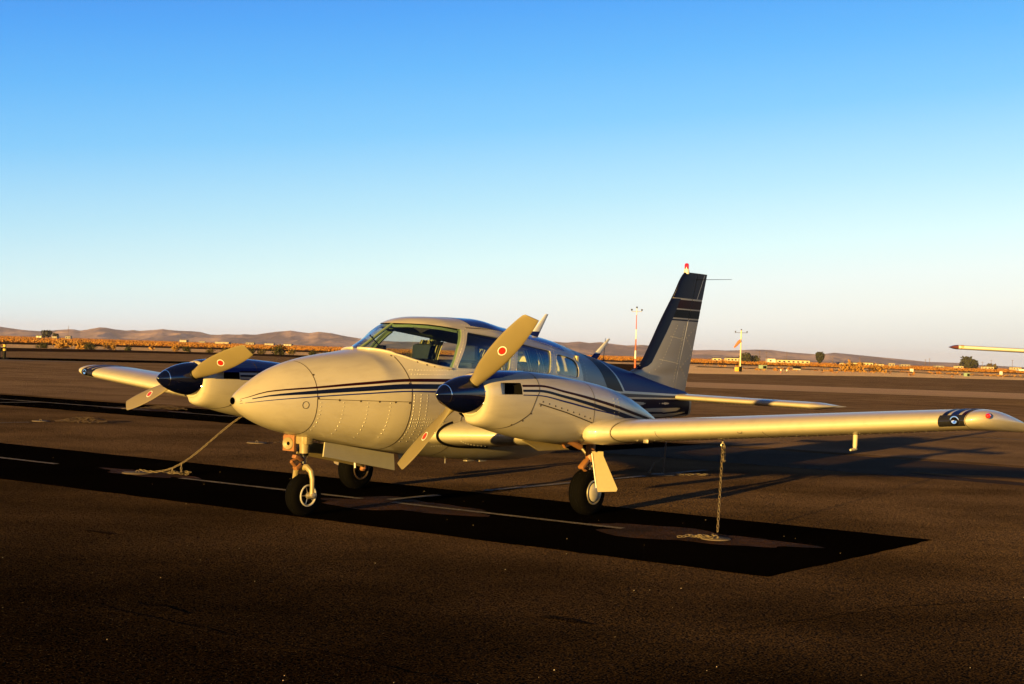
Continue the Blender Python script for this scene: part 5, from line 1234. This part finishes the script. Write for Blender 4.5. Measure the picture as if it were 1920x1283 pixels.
# utility poles
def upole(x,y,h,label,arm=1.6):
    t=empty('utility_pole',(x,y,-.1),label=label,cat='utility pole',group='power poles on the plain')
    mb=MB(); mb.tube([(0,0,0),(0,0,h)],[.14,.09],7); mb.build('pole',M['wood'],t)
    mb=MB(); mb.box((0,0,h-.45),(arm,.12,.12)); mb.build('crossarm',M['wood'],t)
    for q in (-.42,0,.42): mb=MB(); mb.lathe([(0,.04),(.1,.06),(.16,.02)],(q*arm,0,h-.39),(0,0,1),8); mb.build('insulator',M['silver'],t)
for x,h,l in ((149.7,7.2,'slim power pole left of the long white building'),(153.9,6.7,'second power pole from the windsock, before the hills'),(166.2,7.2,'tall power pole rising behind the long white building'),(193.9,5.4,'power pole just right of the round tree'),(210.4,5.4,'power pole with pale top right of the round tree'),(250.0,5.3,'left one of two close power poles'),(252.4,6.0,'right one of two close power poles'),(284.5,5.0,'power pole just left of the spreading dark tree on the right'),(289.7,6.2,'power pole right above the reddish tree mass'),(302.5,6.6,'rightmost thin power pole under the white wing')):
    upole(x,900,h,l)
t=empty('radio_mast',(-744.7,2500,0),label='thin radio mast on the low hill above the left plain',cat='mast'); mb=MB(); mb.tube([(0,0,0),(0,0,21)],[.5,.25],6); mb.build('mast_pole',M['wood'],t); mb=MB(); mb.box((0,0,17),(2.2,.2,.3)); mb.build('mast_arm',M['wood'],t)
# airfield boxes and signs
def cabinet(x,y,w,d,h,label,m):
    t=empty('utility_cabinet',(x,y,-.012),label=label,cat='cabinet',group='equipment boxes beside the apron'); mb=MB(); mb.box((0,0,h/2),(w,d,h),bev=.03); mb.build('body',M[m],t); mb=MB(); mb.box((-w*.24,-d/2-.008,h*.48),(w*.42,.016,h*.74)); mb.build('door',M[m],t); mb=MB(); mb.box((w*.24,-d/2-.008,h*.48),(w*.42,.016,h*.74)); mb.build('door',M['black'] if m=='green' else M[m],t); mb=MB(); mb.box((0,0,h+.02),(w+.08,d+.08,.04)); mb.build('lid',M[m],t)
cabinet(42.5,252,1.35,.6,.62,'faded green equipment cabinet right of the windsock','green'); cabinet(70.3,230,.9,.5,.5,'small dark green equipment box on the right verge','green')
def sign(x,y,w,h,label,m):
    t=empty('runway_sign',(x,y,-.012),label=label,cat='airfield sign',group='airfield signs beyond the apron'); mb=MB(); mb.box((0,0,.18+h/2),(w,.25,h),bev=.02); mb.build('panel',M[m],t); mb=MB(); mb.box((0,-.135,.18+h*.10),(w*.98,.02,h*.2)); mb.build('panel_edge',M['white'],t)
    for s in (-.35,.35): mb=MB(); mb.tube([(s*w,0,0),(s*w,0,.2)],.04,6); mb.build('leg',M['silver'],t)
sign(46.0,240,1.3,.42,'black runway sign with white lower edge beyond the verge','black'); sign(80.6,300,.7,.55,'small white airfield sign on the far dirt','white'); sign(98.6,300,.55,.6,'small white and dark marker at the far right verge','white'); sign(27.2,235,.5,.5,'white marker just right of the fin','white'); sign(31.5,292,.6,.45,'white marker on the dirt between fin and windsock','white')
def post(x,y,h,label,m):
    t=empty('marker_post',(x,y,0),label=label,cat='marker post',group='thin posts on the sand verge'); mb=MB(); mb.tube([(0,0,0),(0,0,h)],.045,8); mb.build('stake',M[m],t); mb=MB(); mb.box((0,-.05,h-.12),(.13,.02,.2)); mb.build('plate',M['white'],t)
post(32.2,178,.5,'thin orange post on the sand verge under the black sign','orange'); post(32.9,178,.48,'second thin post right of the orange one','wood'); post(14.6,152,.9,'thin post by the apron edge just right of the fin','wood')
def bollard():
    t=empty('bollard',(-32.25,94.8,.006),label='black bollard with two yellow bands at the left edge',cat='bollard'); mb=MB(); mb.lathe([(0,.10),(.66,.10),(.88,.10),(.93,.085),(.95,.04)],(0,0,0),(0,0,1),16); mb.build('post',M['black'],t)
    for z0,z1 in ((.50,.63),(.74,.90)):
        mb=MB(); mb.lathe([(z0,.103),(z1,.103)],(0,0,0),(0,0,1),16); mb.build('yellow_band',M['yellow'],t)
    mb=MB(); mb.lathe([(0,.14),(.04,.14),(.05,.10)],(0,0,0),(0,0,1),16); mb.build('base_flange',M['black'],t)
bollard()
t=empty('fuel_box',(-32.85,94.9,.006),label='dark upright box cut by the left picture edge beside the bollard',cat='cabinet'); mb=MB(); mb.box((0,0,.36),(.5,.4,.72),bev=.03); mb.build('body',M['black'],t); mb=MB(); mb.box((0,-.205,.36),(.38,.012,.54)); mb.build('door',M['black'],t); mb=MB(); mb.box((0,0,.74),(.54,.44,.04),bev=.01); mb.build('lid',M['black'],t)

# second airplane, only its wing tip reaches into the picture
def second_plane():
    t=empty('high_wing_airplane',(24.0,62.5,0),math.radians(-97),label='white high wing airplane whose wing tip enters at the right edge',cat='airplane')
    # local: x forward, y left, z up ; left wing points to picture left when nose faces the camera
    mb=MB(); rows=[]
    for x,zb,zt,w in ((1.7,1.15,1.35,.12),(1.6,.95,1.45,.30),(1.2,.78,1.55,.45),(.6,.72,1.60,.52),(.3,.70,2.1,.53),(-.3,.70,2.25,.54),(-1.3,.72,2.2,.52),(-2.0,.85,1.9,.42),(-3.5,1.05,1.65,.25),(-5.4,1.25,1.5,.08)):
        rows.append([(x,w*math.cos(a)*(1 if True else 1),(zb+zt)/2+(zt-zb)/2*math.sin(a)) for a in np.linspace(0,2*math.pi,20,endpoint=False)])
    mb.grid(np.array(rows),closed=True); mb.f+=[tuple(range(20)),tuple(9*20+j for j in range(20))]; mb.m+=[0,0]; mb.build('fuselage',M['white'],t,True,40)
    for s in (1,-1):
        rows=[]
        q=np.linspace(0,1,28,endpoint=False); x=.5*(1+np.cos(2*np.pi*q)); prof=5*(.2969*np.sqrt(np.maximum(x,0))-.1260*x-.3516*x**2+.2843*x**3-.1036*x**4)*np.where(q<=.5,1,-1)
        for y in (.3,1.5,3.0,4.2,5.1,5.2): 
            c=1.62 if y<3 else 1.62-.5*(y-3)/2.2; rows.append([(.55-xx*c-(.0),s*y,2.19+.022*y+zz*.19) for xx,zz in zip(x,prof)])
        mb=MB(); mb.grid(np.array(rows),closed=True); w=mb.build('wing',M['white'],t,True,50)
        rows=[]
        for y,k in ((5.2,1.0),(5.27,.95),(5.36,.8),(5.44,.5),(5.47,.1)):
            c=1.12*(.75+.25*k); rows.append([(.55-xx*c-(1-k)*.2,s*y,2.19+.022*5.2+zz*.19*k) for xx,zz in zip(x,prof)])
        mb=MB(); mb.grid(np.array(rows),closed=True); mb.f.append(tuple(4*28+j for j in range(28))); mb.m.append(0); mb.build('wing_tip',mat('brown_wing_tip',(.10,.03,.03),.4),w,True,50)
        rows=[[ (.553-xx*1.13,s*y,2.305+zz*.197) for xx,zz in zip(x,prof)] for y in (4.98,5.10)]
        mb=MB(); mb.grid(np.array(rows),closed=True); mb.build('wing_band',mat('tan_wing_band',(.45,.30,.14),.5),w,True,50)
        mb=MB(); mb.tube([(.1,s*.5,.95),(-.02,s*2.4,2.17)],[.04,.035],8); mb.build('strut',M['white'],t)
        mb=MB(); mb.tube([(-.5,s*.4,.8),(-.55,s*1.1,.3)],.05,8); mb.build('gear_leg',M['white'],t)
        mb=MB(); mb.lathe([(-.08,.1),(-.08,.18),(0,.21),(.08,.18),(.08,.1)],(-.55,s*1.15,.21),(0,1,0),20); mb.build('tyre',M['rubber'],t)
        mb=MB(); mb.plate([(-4.6,s*.08,1.4),(-4.85,s*1.6,1.42),(-5.5,s*1.6,1.42),(-5.6,s*.08,1.4)],.06); mb.build('tailplane',M['white'],t)
    mb=MB(); mb.plate([(-4.0,0,1.55),(-4.9,0,2.6),(-5.5,0,2.6),(-5.45,0,1.4)],.07); mb.build('fin',M['white'],t)
    mb=MB(); mb.tube([(1.35,0,.9),(1.45,0,.3)],.045,8); mb.build('gear_leg',M['silver'],t); mb=MB(); mb.lathe([(-.06,.1),(-.06,.15),(0,.18),(.06,.15),(.06,.1)],(1.45,0,.18),(0,1,0),20); mb.build('tyre',M['rubber'],t)
    mb=MB(); mb.box((1.76,0,1.25),(.03,.13,1.85),Matrix.Rotation(.9,3,'X'),bev=.01); mb.build('propeller',M['black'],t); mb=MB(); mb.lathe([(0,.13),(.12,.10),(.25,.01)],(1.72,0,1.25),(1,0,0),16); mb.build('spinner',M['white'],t)
    mb=MB(); mb.plate([(.62,.48,1.62),(.62,-.48,1.62),(.30,-.44,2.12),(.30,.44,2.12)],.02); mb.build('windshield',M['pane'],t)
second_plane()
